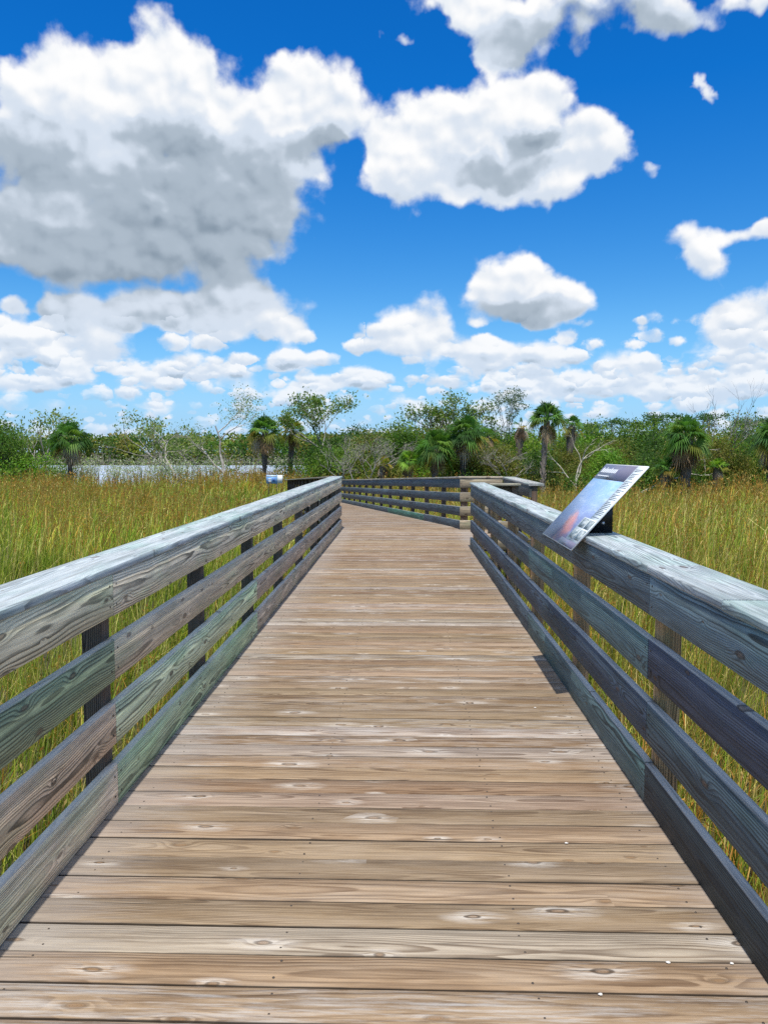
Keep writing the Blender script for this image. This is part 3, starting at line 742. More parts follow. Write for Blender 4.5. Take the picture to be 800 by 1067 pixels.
BRIGHT = [(.12, .25, .028), (.16, .29, .035), (.09, .20, .03), (.22, .28, .05)]
OLIVE = [(.16, .185, .035), (.20, .18, .045), (.12, .16, .03), (.24, .20, .07), (.10, .145, .035)]
DARK = [(.04, .095, .022), (.055, .12, .025), (.07, .13, .03)]
GREY = (.30, .28, .25)

def make_bush(seed, w, h, n, cols, leaf=.13, label='', cat='shrub', stems=.6, grey=(.12, .105, .085), low=.05, bare=.25, build=True):
    """uneven shrub or small tree: several stems, limbs that reach leaf clumps, bare twigs between"""
    rg = np.random.default_rng(seed)
    root = empty('leafy_shrub', (0, 0, -500))
    K = int(14 + w * h * 1.5)
    ctr = []
    while len(ctr) < K:
        p = rg.uniform(-1, 1, 3)
        if .25 < np.linalg.norm(p) < 1: ctr.append((p[0] * w * .5, p[1] * w * .45, h * (.52 + .44 * p[2]) * (1 - .12 * abs(p[0]))))
    ctr = np.array(ctr); ctr[:, 2] = np.maximum(ctr[:, 2], low * h + .2)
    sb = MB()
    ns = rg.integers(3, 6)
    bases = [(rg.normal() * w * .10, rg.normal() * w * .1, 0) for _ in range(ns)]
    for i, c in enumerate(ctr):
        b_ = np.array(bases[i % ns]); mid = b_ * .4 + c * .6 + rg.normal(size=3) * .18; mid[2] = c[2] * (.45 + .2 * rg.random())
        pts = [b_, (b_ + mid) / 2 + rg.normal(size=3) * .1, mid, c, c + (c - mid) * .35]
        r = .035 * (.6 + .6 * rg.random()) * (h / 4)
        tube(sb, pts, [r * 1.4, r, r * .75, r * .4, r * .12], np.array(grey) * (.7 + .6 * rg.random()), 4)
        for _ in range(3):
            e = c + rg.normal(size=3) * .5
            tube(sb, [mid, (mid + e) / 2 + rg.normal(size=3) * .1, e], [r * .4, r * .25, r * .08], np.array(grey) * (.8 + .7 * rg.random()), 3)
    sb.build('stems', M_BARK, root)
    fb = MB()
    per = n // K
    dens = rg.random(K); 
    for i, c in enumerate(ctr):
        m_ = int(per * (.45 + 1.1 * dens[i])); s_ = .26 + .30 * rg.random()
        P = c + rg.normal(size=(m_, 3)) * s_ * np.array([1.15, 1.15, .75]); P[:, 2] = np.maximum(P[:, 2], .05)
        cc = palette(cols, 1, rg, .35)[0]
        C = cc * .65 + palette(cols, m_, rg, .3) * .35
        C *= (.8 + .4 * rg.random((m_, 1)))
        leaves(fb, P, leaf, C, rg)
    fb.build('foliage', M_LEAF, root)
    root['label'] = label; root['category'] = cat
    return root

def branch_tree(seed, h, spread, n_leaf, cols, bark, label, lean=(0, 0), levels=4, leaf=.10, r0=.09, name='sparse_tree', fork=.22, clump=.19, twig_n=3):
    """an open-crowned tree: forking silvery limbs with thin leaf clumps at the tips"""
    rg = np.random.default_rng(seed); root = empty(name, (0, 0, -500)); sb = MB(); tips = []
    def grow(p, d, L, r, lv):
        d = d / np.linalg.norm(d); k = 4; pts = [p]; q = p.copy()
        for _ in range(k):
            d = d + rg.normal(size=3) * .13; d[2] += .03; d /= np.linalg.norm(d); q = q + d * L / k; pts.append(q.copy())
        rr = np.linspace(r, r * .62, k + 1)
        tube(sb, pts, rr, np.array(bark) * (.75 + .5 * rg.random()), 6 if lv < 2 else (4 if lv < 3 else 3))
        if lv >= levels: tips.append(q); tips.append(pts[2]); return
        nb = rg.integers(2, 4) if lv < 2 else rg.integers(2, twig_n + 1)
        for _ in range(nb):
            a = rg.normal(size=3) * np.array([1, 1, .45]) * spread; nd = d + a; nd[2] = max(nd[2], -.15)
            grow(q if rg.random() < .6 else pts[rg.integers(2, 5)], nd, L * (.62 + .25 * rg.random()), r * .62, lv + 1)
    d0 = np.array([lean[0], lean[1], 1.])
    grow(np.array([0, 0, -.1]), d0, h * fork, r0, 0)
    tips = np.array(tips)
    sb.build('trunk', M_BARK, root)
    if n_leaf:
        fb = MB(); m_ = n_leaf // len(tips) + 1; wgt = rg.random(len(tips))
        for t, w_ in zip(tips, wgt):
            mm = int(m_ * 2 * w_)
            if mm < 1: continue
            P = t + rg.normal(size=(mm, 3)) * clump * np.array([1, 1, .7])
            leaves(fb, P, leaf, palette(cols, mm, rg, .35), rg)
        fb.build('foliage', M_LEAF, root)
    root['label'] = label; root['category'] = 'tree'
    return root, tips[:, 2].max()

PALMG = [(.06, .15, .03), (.085, .19, .035), (.12, .21, .045), (.045, .11, .03)]
PALMY = [(.20, .20, .03), (.28, .22, .04), (.16, .19, .03)]
DEAD = [(.27, .18, .10), (.36, .26, .17), (.14, .09, .055), (.44, .37, .29)]
def make_palm(seed, trunk_h, crown_r, label, nf=34, cols=PALMG, dead=10, yellow=3, trunk_r=.15, squash=1.0, tcol=(.13, .11, .09), name='sabal_palm', lean=.05):
    rg = np.random.default_rng(seed); root = empty(name, (0, 0, -500))
    tp = [np.array([0, 0, -.1])]
    for i in range(1, 7):
        f = i / 6; tp.append(np.array([lean * trunk_h * f * f, lean * .4 * trunk_h * f, trunk_h * f]))
    if trunk_h > .3:
        tb = MB(); tube(tb, tp, [trunk_r * (1.15 - .25 * math.sin(i)) * (1 if i < 5 else 1.25) for i in range(7)], tcol, 9)
        # leaf-base boots
        for i in range(int(26 * trunk_h)):
            z = trunk_h * (.15 + .85 * rg.random()); a = rg.random() * 6.28; u = np.array([math.cos(a), math.sin(a), 0]); f = z / trunk_h
            c = np.array([lean * trunk_h * f * f, lean * .4 * trunk_h * f, z]) + u * trunk_r * .85
            tube(tb, [c, c + u * .05 + (0, 0, .10), c + u * .10 + (0, 0, .2)], [.035, .028, .012], np.array(tcol) * (.7 + 1.1 * rg.random()), 4)
        tb.build('trunk', M_BARK, root, smooth=False)
    top = tp[-1] + (0, 0, .05)
    def frond(fb, az, elv, L, cset, droop, petL):
        u = np.array([math.cos(az), math.sin(az), 0]); d = u * math.cos(elv) + np.array([0, 0, math.sin(elv)])
        q1 = top + d * petL * .6; q2 = top + d * petL + np.array([0, 0, -droop * .18 * petL])
        base_c = np.array(cset[rg.integers(len(cset))]) * (.85 + .7 * rg.random())
        tube(fb, [top, q1, q2], [.022, .014, .010], base_c * 1.3, 4)
        d2 = (q2 - q1); d2 /= np.linalg.norm(d2); side = np.cross(d2, (0, 0, 1)); side /= np.linalg.norm(side) + 1e-9; nrm = np.cross(side, d2)
        tw = rg.normal() * .5; side, nrm = side * math.cos(tw) + nrm * math.sin(tw), nrm * math.cos(tw) - side * math.sin(tw)
        m_ = 17
        for j in range(m_):
            a = (j / (m_ - 1) - .5) * 2 * 1.75; ll = L * (1 - .28 * abs(a) / 1.75) * (.9 + .2 * rg.random())
            dd = d2 * math.cos(a) + side * math.sin(a) + nrm * .12
            p0 = q2; p1 = q2 + dd * ll * .55 + np.array([0, 0, -.02 * droop]); p2 = q2 + dd * ll + np.array([0, 0, -ll * (.16 + .5 * droop) * (.6 + .8 * rg.random())])
            wv = np.cross(dd, nrm); wv /= np.linalg.norm(wv) + 1e-9; w_ = ll * .055
            V = [p0, p1 + wv * w_, p1 + nrm * w_ * .5, p1 - wv * w_, p2]
            cc = base_c * (.8 + .4 * rg.random())
            fb.add(V, [(0, 1, 2), (0, 2, 3), (1, 4, 2), (2, 4, 3)], cc)
    R_ = crown_r
    fb = MB()
    for i in range(nf):
        f = i / nf; az = i * 2.39996 + rg.normal() * .2; elv = R(82) - f * R(105) * squash + rg.normal() * .1
        frond(fb, az, elv, R_ * .58, cols if i < nf - yellow else PALMY, .25 + .7 * f, R_ * (.40 + .12 * rg.random()))
    fb.build('crown', M_LEAF, root)
    if dead:
        db = MB()
        for i in range(dead):
            frond(db, rg.random() * 6.28, -R(35) - R(40) * rg.random(), R_ * .5, DEAD, 1.3, R_ * (.22 + .25 * rg.random()))
        db.build('dead_fronds', M_LEAF, root)
    root['label'] = label; root['category'] = 'palm'
    return root

def place(root, x, y, rz=0., s=1., z=GZ):
    root.location = (x, y, z); root.rotation_euler = (0, 0, rz); root.scale = (s, s, s); return root
def kids(o): return [c for c in col.objects if c.parent == o]
def copy_tree(o, ch, name=None):
    c = o.copy(); col.objects.link(c)
    for k in ch:
        d = k.copy(); col.objects.link(d); d.parent = c
    return c
def PX(px, Y): return (px - 421) / 801 * Y

# ------------------------------------------------------------------ palms
palms = [
    # px, distance, row of the crown's heart, crown radius, label, options
    (70, 55, 461, 1.72, 'round-headed green palm standing alone at the left by the lake', dict(dead=9, lean=.0, yellow=2)),
    (275, 55, 453, 1.5, 'palm with yellowing fronds just behind the small blue sign', dict(yellow=9, dead=12, nf=36, lean=.02, squash=.9)),
    (302, 57, 452, 1.15, 'small palm with yellow-green fronds, leaning on the right of the palm by the blue sign', dict(cols=PALMY + PALMG, yellow=8, dead=8, nf=24)),
    (452, 43.3, 470, 1.35, 'short bushy palm without a visible trunk left of the centre palm', dict(dead=6, nf=44, squash=1.15)),
    (481, 43.6, 455, 1.35, 'dark-trunked palm rising at the corner where the tan railing starts', dict(dead=14, tcol=(.05, .042, .035), nf=40)),
    (503, 46.8, 458, 0.95, 'ragged palm full of hanging dead fronds right of the centre palm', dict(dead=26, nf=10, yellow=3)),
    (538, 46.8, 448, 0.75, 'brown dead-headed palm between the wispy pine and the tallest palm', dict(dead=26, nf=3, yellow=1)),
    (564, 42, 441, 1.2, 'tallest palm with a long pale trunk right of the bay', dict(dead=8, tcol=(.20, .17, .14), nf=36, trunk_r=.11, squash=.8)),
    (590, 46.8, 447, 0.85, 'small-headed palm close on the right of the tallest palm', dict(dead=10, nf=14)),
    (711, 41.5, 461, 1.5, 'broad palm with a thick skirt of dead fronds right of the tilted panel', dict(dead=30, tcol=(.13, .115, .10), nf=38, trunk_r=.24, lean=-.03)),
    (797, 41.5, 459, 1.4, 'dark palm with a brown skirt at the right edge of the tree line', dict(dead=26, nf=34, tcol=(.08, .07, .06))),
    (424, 43.8, 484, 0.85, 'low yellow-green palmetto tuft behind the bending railing', dict(dead=7, nf=26, cols=BRIGHT, yellow=5)),
    (398, 44.5, 487, 0.65, 'small rusty palmetto beside the grey bare trunks', dict(dead=16, nf=12, cols=PALMY)),
    (688, 41.5, 492, 0.8, 'low dark palmetto at the foot of the broad palm', dict(dead=3, nf=24, squash=.8)),
    (742, 42.5, 490, 0.7, 'low bright palmetto between the broad palm and the right-hand palm', dict(dead=4, nf=20, cols=BRIGHT, squash=.8)),
]
for i, (px, Y, th, cr_, lab, kw) in enumerate(palms):
    th = max(.12, EYE - (th - 471) / 801 * Y - GZ + .10)      # height of the crown's heart
    nm = 'sabal_palm' if th > 1.1 else 'palmetto'
    p = make_palm(100 + i, th, cr_, lab, name=nm, **kw)
    place(p, PX(px, Y), Y, rz=i * 1.3)
    p.rotation_euler = (0, 0, 0)

# ------------------------------------------------------------------ open-crowned and bare trees
SIL = (.38, .35, .31)
LEAFG = [(.12, .19, .05), (.17, .22, .06), (.09, .15, .035), (.26, .28, .13)]
def tree_at(px, Y, top_py, rz=0., **kw):
    t, h0 = branch_tree(**kw)
    want = (EYE - (top_py - 471) / 801 * Y) - GZ
    place(t, PX(px, Y), Y, rz, want / h0); return t
tree_at(238, 56, 410, seed=34, h=7, spread=.78, n_leaf=1900, cols=LEAFG, bark=(.42, .39, .35), lean=(-.35, 0), clump=.26, fork=.20, label='large open tree with silvery forked limbs and sparse leaves left of the blue sign', levels=5, leaf=.06, r0=.06, twig_n=4)
tree_at(226, 57, 428, seed=22, h=6, spread=.75, n_leaf=2000, cols=LEAFG, bark=SIL, lean=(-1.5, 0), label='silvery leaning tree whose thin crown reaches left over the lake', levels=5, leaf=.12, r0=.09, fork=.30)
tree_at(340, 54, 412, seed=27, h=7, spread=.36, n_leaf=3600, cols=LEAFG + GREEN, bark=SIL, label='tall leafy tree with pale limbs rising above the end of the left railing', levels=5, leaf=.12, r0=.09)
tree_at(460, 50, 412, seed=24, h=7, spread=.36, n_leaf=3600, cols=GREEN + LEAFG, bark=(.2, .18, .16), label='tall thinly leaved tree behind the centre palms', levels=5, leaf=.12, r0=.09)
tree_at(44, 58, 428, seed=25, h=5, spread=.55, n_leaf=500, cols=LEAFG, bark=(.34, .30, .28), label='thin nearly bare tree left of the lone palm', levels=5, leaf=.12, r0=.06)
tree_at(26, 60, 440, seed=31, h=5, spread=.5, n_leaf=300, cols=LEAFG, bark=(.34, .30, .28), label='thin bare tree beside the dark leafy tree at the left edge', levels=4, leaf=.12, r0=.05)
tree_at(526, 50, 406, seed=26, h=7, spread=.17, n_leaf=1500, cols=[(.13, .18, .13), (.10, .15, .11), (.17, .21, .16)], bark=(.25, .23, .21), label='wispy grey-green pine-like tree above the tree line between centre palm and tallest palm', levels=5, leaf=.12, r0=.05, fork=.34, name='wispy_tree', clump=.11)
tree_at(745, 47, 398, seed=28, h=7, spread=.26, n_leaf=0, cols=LEAFG, bark=(.30, .27, .27), label='tall leafless grey tree right of the broad palm', levels=5, r0=.045, fork=.32, name='bare_tree')
tree_at(756, 45, 425, seed=29, h=6, spread=.35, n_leaf=150, cols=LEAFG, bark=(.34, .32, .30), label='grey bare thicket tree under the tall leafless one', levels=5, r0=.04, name='bare_tree', twig_n=4)
tree_at(596, 43.5, 447, seed=30, h=5, spread=.5, n_leaf=160, cols=LEAFG, bark=(.46, .43, .36), label='small bleached dead tree right of the tallest palm', levels=4, r0=.055, name='bare_tree')
tree_at(655, 43, 452, seed=32, h=5, spread=.6, n_leaf=60, cols=LEAFG, bark=(.42, .39, .34), lean=(.6, 0), label='leaning bleached dead branches behind the top of the panel', levels=4, r0=.05, name='bare_tree')
for i, (px, Y, py) in enumerate([(362, 45, 452), (372, 44, 458), (383, 45, 448), (392, 46, 455), (512, 45, 462), (526, 44, 464)]):
    lab = ['leftmost pale bare trunk of the grey thicket above the bending railing', 'second pale trunk from the left in the grey thicket above the bending railing',
           'tallest pale trunk of the grey thicket above the bending railing', 'rightmost trunk of the grey thicket, beside the rusty palmetto',
           'grey leafless bush behind the tan railing of the bay', 'grey leafless bush right of the bay, left of the tallest palm'][i]
    tree_at(px, Y, py, seed=40 + i, h=4, spread=.5, n_leaf=40, cols=LEAFG, bark=(.36, .33, .30), label=lab, levels=5, r0=.05, name='bare_tree', fork=.3, twig_n=4)

# ------------------------------------------------------------------ shrub bank: the wall of small trees behind the marsh
protos = []
for i, (w, h, n, cols_, leaf_, desc) in enumerate([
    (4.2, 4.3, 13000, GREEN, .16, 'leafy green'), (3.6, 4.0, 12000, OLIVE, .14, 'olive-brown'), (4.4, 3.9, 13000, BRIGHT, .16, 'bright green'),
    (3.8, 4.4, 12000, DARK, .16, 'dark green'), (3.4, 4.2, 10000, OLIVE + GREEN, .13, 'twiggy olive'), (4.0, 3.6, 12000, GREEN + BRIGHT, .16, 'fresh green')]):
    b_ = make_bush(200 + i, w, h, n, cols_, leaf_, 'x', bare=.2)
    protos.append([b_, kids(b_), h, desc, 0])
lowp = []
for i, (w, h, n, cols_, desc) in enumerate([(2.6, 1.7, 2600, BRIGHT, 'low bright green'), (2.4, 1.9, 2400, GREEN, 'low mid-green'), (2.6, 1.8, 2200, OLIVE, 'low olive')]):
    b_ = make_bush(230 + i, w, h, n, cols_, .13, 'x'); lowp.append([b_, kids(b_), h, desc, 0])
marks = [(0, 'left of the lone palm'), (70, 'beside the lone palm'), (150, 'across the lake side'), (318, 'above the left railing end'), (352, 'behind the start of the bending railing'),
         (385, 'behind the rusty palmetto'), (415, 'behind the yellow-green palmetto'), (440, 'left of the short bushy palm'), (468, 'behind the centre palm'), (495, 'behind the ragged palm'),
         (520, 'below the wispy tree'), (548, 'left of the tallest palm'), (575, 'right of the tallest palm'), (605, 'behind the small dead tree'), (635, 'behind the information panel'),
         (662, 'just right of the information panel'), (688, 'left of the broad palm'), (715, 'behind the broad palm'), (740, 'under the tall leafless tree'), (765, 'left of the right-edge palm'), (790, 'behind the right-edge palm'),
         (815, 'beyond the right edge'), (845, 'farther beyond the right edge'), (885, 'far beyond the right edge')]
used = set()
def lab_for(px, desc, row):
    m_ = [t for p, t in marks if p <= px] or [marks[0][1]]
    for extra in ('', ' with a ragged top', ' with thin outer twigs', ' with a lopsided crown', ' with a broad crown', ' half hidden by its neighbours', ' with a narrow crown'):
        l = f'{desc} shrub{extra}, {row} row, {m_[-1]}'
        if l not in used: used.add(l); return l
    return l
rg = np.random.default_rng(77)
def add_shrub(table, k, px, Y, top_py, row, wsc=1.):
    pr = table[k]; o = pr[0] if pr[4] == 0 else copy_tree(pr[0], pr[1]); pr[4] += 1
    hgt = (EYE - (top_py - 471) / 801 * Y) - GZ; s_ = hgt / pr[2]
    place(o, PX(px, Y), Y, rg.random() * 6.28, s_); o.scale = (s_ * wsc, s_ * wsc, s_)
    o['label'] = lab_for(px, pr[3], row); o['category'] = 'shrub'; o['group'] = 'shrubs of the tree line behind the marsh'
def skyline(px):     # height in the picture of the tree line
    xs = [318, 350, 385, 420, 450, 490, 530, 560, 600, 640, 680, 720, 760, 800, 900]
    ys = [450, 446, 444, 447, 450, 447, 448, 450, 452, 449, 444, 446, 444, 443, 443]
    return np.interp(px, xs, ys)
px = 346
while px < 960:
    Y = 53 + 3 * rg.random(); add_shrub(protos, int(rg.integers(0, 6)), px, Y, skyline(px) + rg.normal() * 4.0, 'back', 1.1); px += 25 + 9 * rg.random()
px = 352
while px < 950:
    Y = (50 if px < 400 else 48) + 2 * rg.random(); add_shrub(protos, int(rg.integers(0, 6)), px, Y, skyline(px) + 8 + rg.normal() * 4, 'middle', 1.0); px += 27 + 10 * rg.random()
px = 375
while px < 950:
    Y = (48 if px < 480 else 45) + 1.3 * rg.random(); add_shrub(protos, int(rg.integers(0, 6)), px, Y, skyline(px) + 19 + rg.normal() * 6, 'front', .9); px += 31 + 12 * rg.random()
px = 352
while px < 950:
    Y = (45.5 if px < 480 else 43.7) + 1.0 * rg.random(); add_shrub(lowp, int(rg.integers(0, 3)), px, Y, 488 + rg.normal() * 4, 'foot', 1.1); px += 30 + 16 * rg.random()
add_shrub(protos, 0, -4, 57, 440, 'front'); add_shrub(protos, 2, -36, 58, 444, 'front'); add_shrub(protos, 3, -70, 57, 440, 'front')
add_shrub(lowp, 0, 20, 56, 478, 'foot'); add_shrub(lowp, 0, 42, 57, 476, 'foot'); add_shrub(lowp, 1, 305, 56, 480, 'foot')

# flat-topped dark little pines standing above the tree line on the right
for i, (px, py) in enumerate([(612, 440), (634, 436), (660, 436), (678, 430), (704, 431), (733, 430), (768, 436), (790, 435)]):
    rgp = np.random.default_rng(300 + i); root = empty('flat_topped_tree', (0, 0, 0)); Y = 62.
    H_ = (EYE - (py - 471) / 801 * Y) - GZ
    sb = MB(); tube(sb, [(0, 0, -.1), (.1, 0, H_ * .5), (0, .1, H_ * .95)], [.09, .07, .03], (.16, .14, .12), 6)
    fb = MB()
    for j in range(7):
        c = np.array([rgp.normal() * .55, rgp.normal() * .5, H_ - .25 - .28 * (j // 3) - .2 * rgp.random()])
        tube(sb, [(0, 0, H_ * .72), (c[0] * .5, c[1] * .5, c[2] - .25), tuple(c)], [.03, .02, .01], (.2, .18, .15), 3)
        m_ = 150; P = c + rgp.normal(size=(m_, 3)) * np.array([.34, .34, .12]); leaves(fb, P, .15, palette(DARK, m_, rgp, .3), rgp)
    sb.build('trunk', M_BARK, root); fb.build('foliage', M_LEAF, root)
    place(root, PX(px, Y), Y)
    where = ['left of the panel', 'above the left part of the panel', 'above the right part of the panel', 'left of the broad palm', 'directly above the broad palm', 'left of the tall leafless tree', 'right of the tall leafless tree', 'above the right-edge palm'][i]
    tag(root, f'small flat-topped dark tree poking above the tree line, {where}', 'tree', 'flat-topped trees above the tree line')

# ------------------------------------------------------------------ woodland on the far shore of the lake
fb = MB(); rgf = np.random.default_rng(5)
for i in range(420):
    X = rgf.uniform(-190, 5); Y = 164 + 22 * rgf.random(); H_ = 4.3 + 2.2 * rgf.random() + (Y - 164) * .05
    k = rgf.random(); cs = OLIVE if k < .4 else (GREEN if k < .75 else DARK)
    base_c = palette(cs, 1, rgf, .3)[0]
    m_ = 130; w_ = 1.5 + rgf.random() * 1.5
    P = np.stack([X + rgf.normal(size=m_) * w_ * .5, Y + rgf.normal(size=m_) * w_ * .4, GZ + H_ * (1 - np.abs(rgf.normal(size=m_)) * .38)], 1); P[:, 2] = np.maximum(P[:, 2], GZ + .1)
    leaves(fb, P, .62, base_c * (.7 + .6 * rgf.random((m_, 1))), rgf, asp=.7)
for i in range(160):
    X = rgf.uniform(-190, 5); Y = 163 + 3 * rgf.random(); H_ = 3 + 2 * rgf.random()
    tube(fb, [(X, Y, GZ), (X + rgf.normal() * .3, Y, GZ + H_ * .5), (X + rgf.normal() * .6, Y, GZ + H_)], [.07, .05, .02], np.array(GREY) * (.5 + .5 * rgf.random()), 4)
tag(fb.build('far_woodland', M_LEAF), 'distant olive and green woodland on the far shore of the lake', 'woodland', kind='stuff')

# ------------------------------------------------------------------ pale scrub between marsh and lake
fb = MB(); rgs = np.random.default_rng(9)
PALE = [(.32, .38, .20), (.48, .50, .42), (.24, .32, .12), (.60, .60, .56), (.18, .28, .08)]
for i in range(420):
    Y = rgs.uniform(55.6, 60.5); qx = rgs.uniform(-160, 352)
    if rgs.random() < (.7 if qx > 225 else .35): continue
    X = PX(qx, Y); H_ = 1.45 + .95 * rgs.random() ** 1.5
    for _ in range(5):
        e = (X + rgs.normal() * .35, Y + rgs.normal() * .3, GZ + H_ * (.7 + .4 * rgs.random()))
        tube(fb, [(X, Y, GZ), ((X + e[0]) / 2 + rgs.normal() * .06, Y, GZ + H_ * .5), e], [.016, .013, .006], np.array(GREY) * (.8 + .6 * rgs.random()), 3)
    m_ = 90; P = np.stack([X + rgs.normal(size=m_) * .42, Y + rgs.normal(size=m_) * .3, GZ + H_ * rgs.uniform(.45, 1.1, m_)], 1)
    leaves(fb, P, .11, palette(PALE, m_, rgs, .25), rgs)
tag(fb.build('shore_scrub', M_LEAF), 'pale green and whitish scrub along the near shore of the lake', 'scrub', kind='stuff')

# ------------------------------------------------------------------ marsh grass
def patch(x, y):
    return (1.2 * np.sin(x * .36 + 1.6 * np.sin(y * .21)) + 1.1 * np.sin(y * .27 + 1.9 * np.sin(x * .17 + 2)) + .9 * np.sin(x * 1.3 + y * .9 + 1.5 * np.sin(x * .5))) / 3.0
def inside_walk(x, y, m=.0):
    a = (x > -1.55 - m) & (x < 1.38 + m) & (y < 16.1)
    b_ = (x > 1.0) & (x < 2.25 + m) & (y > 11.9) & (y < 15.7)
    s_ = (x - BEND[0]) * U2[0] + (y - BEND[1]) * U2[1]; t = (x - BEND[0]) * N2[0] + (y - BEND[1]) * N2[1]
    c = (s_ > -.6) & (s_ < 23.5) & (t > -.35 - m) & (t < 2.75 + m)
    return a | b_ | c
def grass_field():
    mb = MB()
    bands = [  # y0, y1, clumps per m2, blades per clump, blade width, seed stalks per clump
        (0.6, 9, 17, 11, .0095, 1.3), (9, 18, 11, 9, .014, 1.7), (18, 32, 6.5, 7, .024, 2.0), (32, 60, 3.6, 6, .040, 2.4)]
    for (y0, y1, dn, nb, bw, sk) in bands:
        def half(y): return y * .60 + 5.0
        area = (half(y0) + half(y1)) * (y1 - y0)
        n = int(area * dn); y = rng.uniform(y0, y1, int(n * 1.5)); x = rng.uniform(-1, 1, len(y)) * half(y1)
        ok = (np.abs(x + y * .03) < half(y)) & ~inside_walk(x, y)
        pxs = x / y * 801 + 421
        lim = np.where(pxs < 340, 56.5, np.where(pxs < 480, 48., 44.5)) + 1.5 * np.sin(x * .9)
        ok &= y < lim
        x, y = x[ok][:n], y[ok][:n]; m_ = len(x); pt = patch(x, y)
        hh = (.98 + (.20 if y1 < 20 else .30) * pt + .15 * rng.normal(size=m_)) * np.where(rng.random(m_) < .14, 1.22, 1.0)
        near_walk = inside_walk(x, y, .6)
        hh = np.where(near_walk, hh * .92, hh)
        # leaf blades
        N = m_ * nb; ci = np.repeat(np.arange(m_), nb)
        bx = x[ci] + rng.normal(size=N) * .10; by = y[ci] + rng.normal(size=N) * .10
        H_ = hh[ci] * rng.uniform(.55, 1.08, N); az = rng.uniform(0, 6.283, N); le = np.abs(rng.normal(size=N)) * .30 + .06
        wind = .10
        dx, dy = np.cos(az), np.sin(az)
        px_, py_ = -dy, dx
        ts = np.array([0, .4, .75, 1.0]); wd_ = np.array([1., .9, .55, .06])
        V = np.empty((N, 8, 3), np.float32); Cc = np.empty((N, 8, 3), np.float32)
        rust = (rng.random(N) < np.clip(.07 + .34 * pt[ci], .01, .6))
        gcol = np.array([(.145, .245, .025), (.225, .30, .035), (.30, .335, .055), (.11, .19, .022), (.44, .43, .16)])[rng.integers(0, 5, N)]
        rcol = np.array([(.34, .20, .035), (.42, .26, .06), (.27, .14, .03), (.46, .34, .11)])[rng.integers(0, 4, N)]
        c0 = np.where(rust[:, None], rcol, gcol) * rng.uniform(.65, 1.7, (N, 1)) * (1 + .24 * pt[ci][:, None])
        if y1 < 10: c0 = c0 * np.array([.76, .74, .7])
        elif y1 < 20: c0 = c0 * np.array([.88, .85, .8])
        c0 = np.where((bx > 0)[:, None], c0 * np.array([1.12, 1.0, 1.15]), c0)
        br = rng.random(N) < .16                                      # broken, drooping blades
        for k in range(4):
            t = ts[k]; bend = le * H_ * (t ** 2.0) * (1 + 1.3 * br); zz = H_ * t * (1 - .30 * le * t) - br * H_ * .35 * max(0, t - .6) * 2
            X_ = bx + dx * bend + wind * H_ * t * t; Y_ = by + dy * bend
            for s_, sg in ((0, 1), (1, -1)):
                V[:, k * 2 + s_, 0] = X_ + sg * px_ * bw * .5 * wd_[k]; V[:, k * 2 + s_, 1] = Y_ + sg * py_ * bw * .5 * wd_[k]; V[:, k * 2 + s_, 2] = GZ + zz
                Cc[:, k * 2 + s_] = c0 * (1.0 + .35 * t * np.array([1.15, 1.0, .8]))
        b_ = (np.arange(N) * 8)[:, None]
        F = np.concatenate([b_ + np.array([[0, 1, 3, 2]]), b_ + np.array([[2, 3, 5, 4]]), b_ + np.array([[4, 5, 7, 6]])])
        mb.add(V.reshape(-1, 3), F, Cc.reshape(-1, 3))
        # flowering stalks with rusty seed spikes
        cnt = rng.poisson(np.clip(sk * (.55 + .85 * pt), 0.1, None)); ci = np.repeat(np.arange(m_), cnt); N = len(ci)
        bx = x[ci] + rng.normal(size=N) * .14; by = y[ci] + rng.normal(size=N) * .14; H_ = hh[ci] * rng.uniform(.95, 1.22, N)
        lx = rng.normal(size=N) * .10 + .05; ly = rng.normal(size=N) * .10
        sw_ = bw * .32
        V = np.empty((N, 4, 3), np.float32)
        for k, t in enumerate((0, 1)):
            for s_, sg in ((0, 1), (1, -1)):
                V[:, k * 2 + s_, 0] = bx + lx * t * H_ + sg * sw_ * .5; V[:, k * 2 + s_, 1] = by + ly * t * H_; V[:, k * 2 + s_, 2] = GZ + H_ * t
        sc_ = np.array([(.26, .20, .05), (.22, .21, .05), (.30, .19, .06)])[rng.integers(0, 3, N)] * rng.uniform(.8, 1.2, (N, 1))
        mb.add(V.reshape(-1, 3), (np.arange(N) * 4)[:, None] + np.array([[0, 1, 3, 2]]), np.repeat(sc_, 4, 0))
        ns = 7 if y1 < 20 else 4; N2_ = N * ns; si = np.repeat(np.arange(N), ns)
        t = rng.uniform(.70, 1.02, N2_); rad = np.abs(rng.normal(size=N2_)) * bw * 1.3
        aa = rng.uniform(0, 6.283, N2_)
        P = np.stack([bx[si] + lx[si] * t * H_[si] + np.cos(aa) * rad, by[si] + ly[si] * t * H_[si] + np.sin(aa) * rad, GZ + H_[si] * t], 1)
        seed = np.array([(.38, .19, .035), (.45, .25, .05), (.30, .15, .03), (.48, .36, .13), (.40, .34, .08)])[rng.integers(0, 5, N)] * rng.uniform(.7, 1.3, (N, 1))
        leaves(mb, P, bw * 3.0, np.repeat(seed, ns, 0), rng, up=1.6, asp=.34)
    return mb
tag(grass_field().build('marsh_grass', M_GRASS), 'tall olive and rust-coloured sawgrass filling the marsh on both sides of the boardwalk', 'grass', kind='stuff')

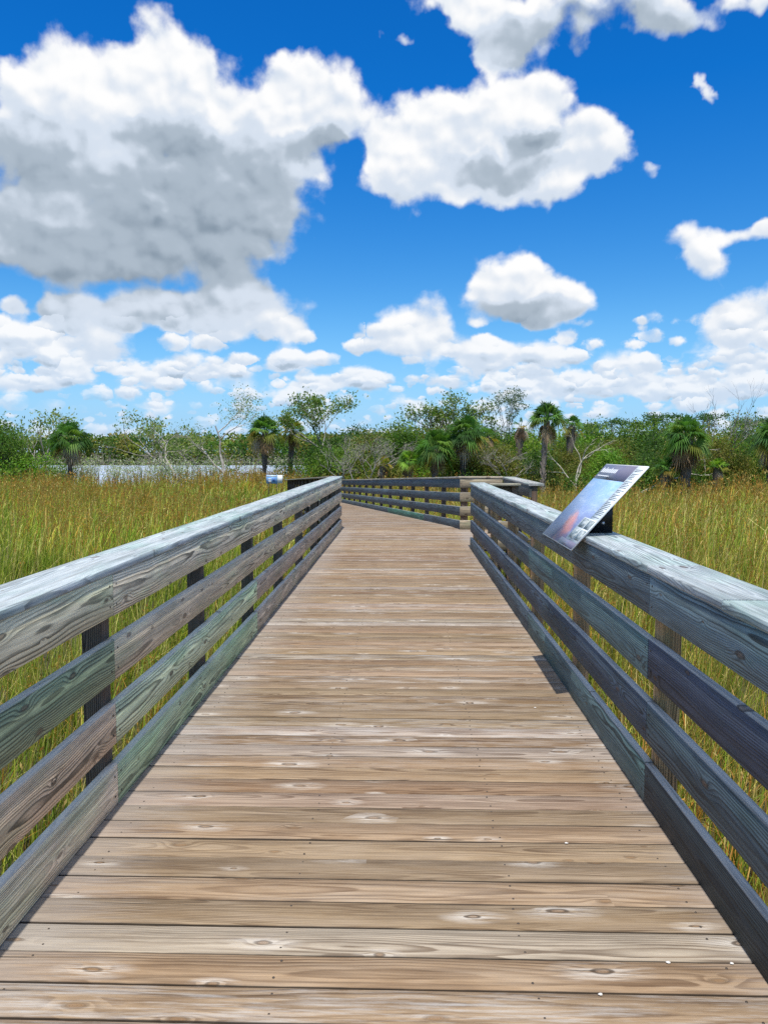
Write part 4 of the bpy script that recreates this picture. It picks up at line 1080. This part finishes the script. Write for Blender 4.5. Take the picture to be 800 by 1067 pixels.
# ------------------------------------------------------------------ small white flecks lying on the deck
M_FLECK = flat('white_fleck', (.75, .73, .70), .6)
for i, (px, py) in enumerate([(596, 891), (708, 1024), (776, 1024), (636, 1062), (241, 640), (560, 742)]):
    v = (py - 471); Y = EYE * 801 / v; X = PX(px, Y)
    r_ = np.random.default_rng(i); mb = MB(); k = 7
    ring_ = [(math.cos(a) * .0075 * (.6 + .7 * r_.random()), math.sin(a) * .0055 * (.6 + .7 * r_.random()), .0012) for a in np.linspace(0, 6.283, k, endpoint=False)]
    V = [(a, b_, 0) for a, b_, c in ring_] + ring_ + [(0, 0, .0035)]
    mb.add(V, [(j, (j + 1) % k, k + (j + 1) % k, k + j) for j in range(k)])
    mb.F3.append(np.array([(k + j, k + (j + 1) % k, 2 * k) for j in range(k)]))
    o = mb.build('white_fleck', M_FLECK); o.location = (X, Y, .0035)
    tag(o, ['white fleck on the planks beneath the right rail post', 'white fleck near the right railing, left one of the nearest row', 'white fleck in the lower right corner of the deck',
            'white fleck nearest the camera on the right half of the deck', 'white fleck halfway along the left side of the deck', 'white fleck in the middle of the deck below the panel'][i], 'debris', 'white flecks scattered on the deck')
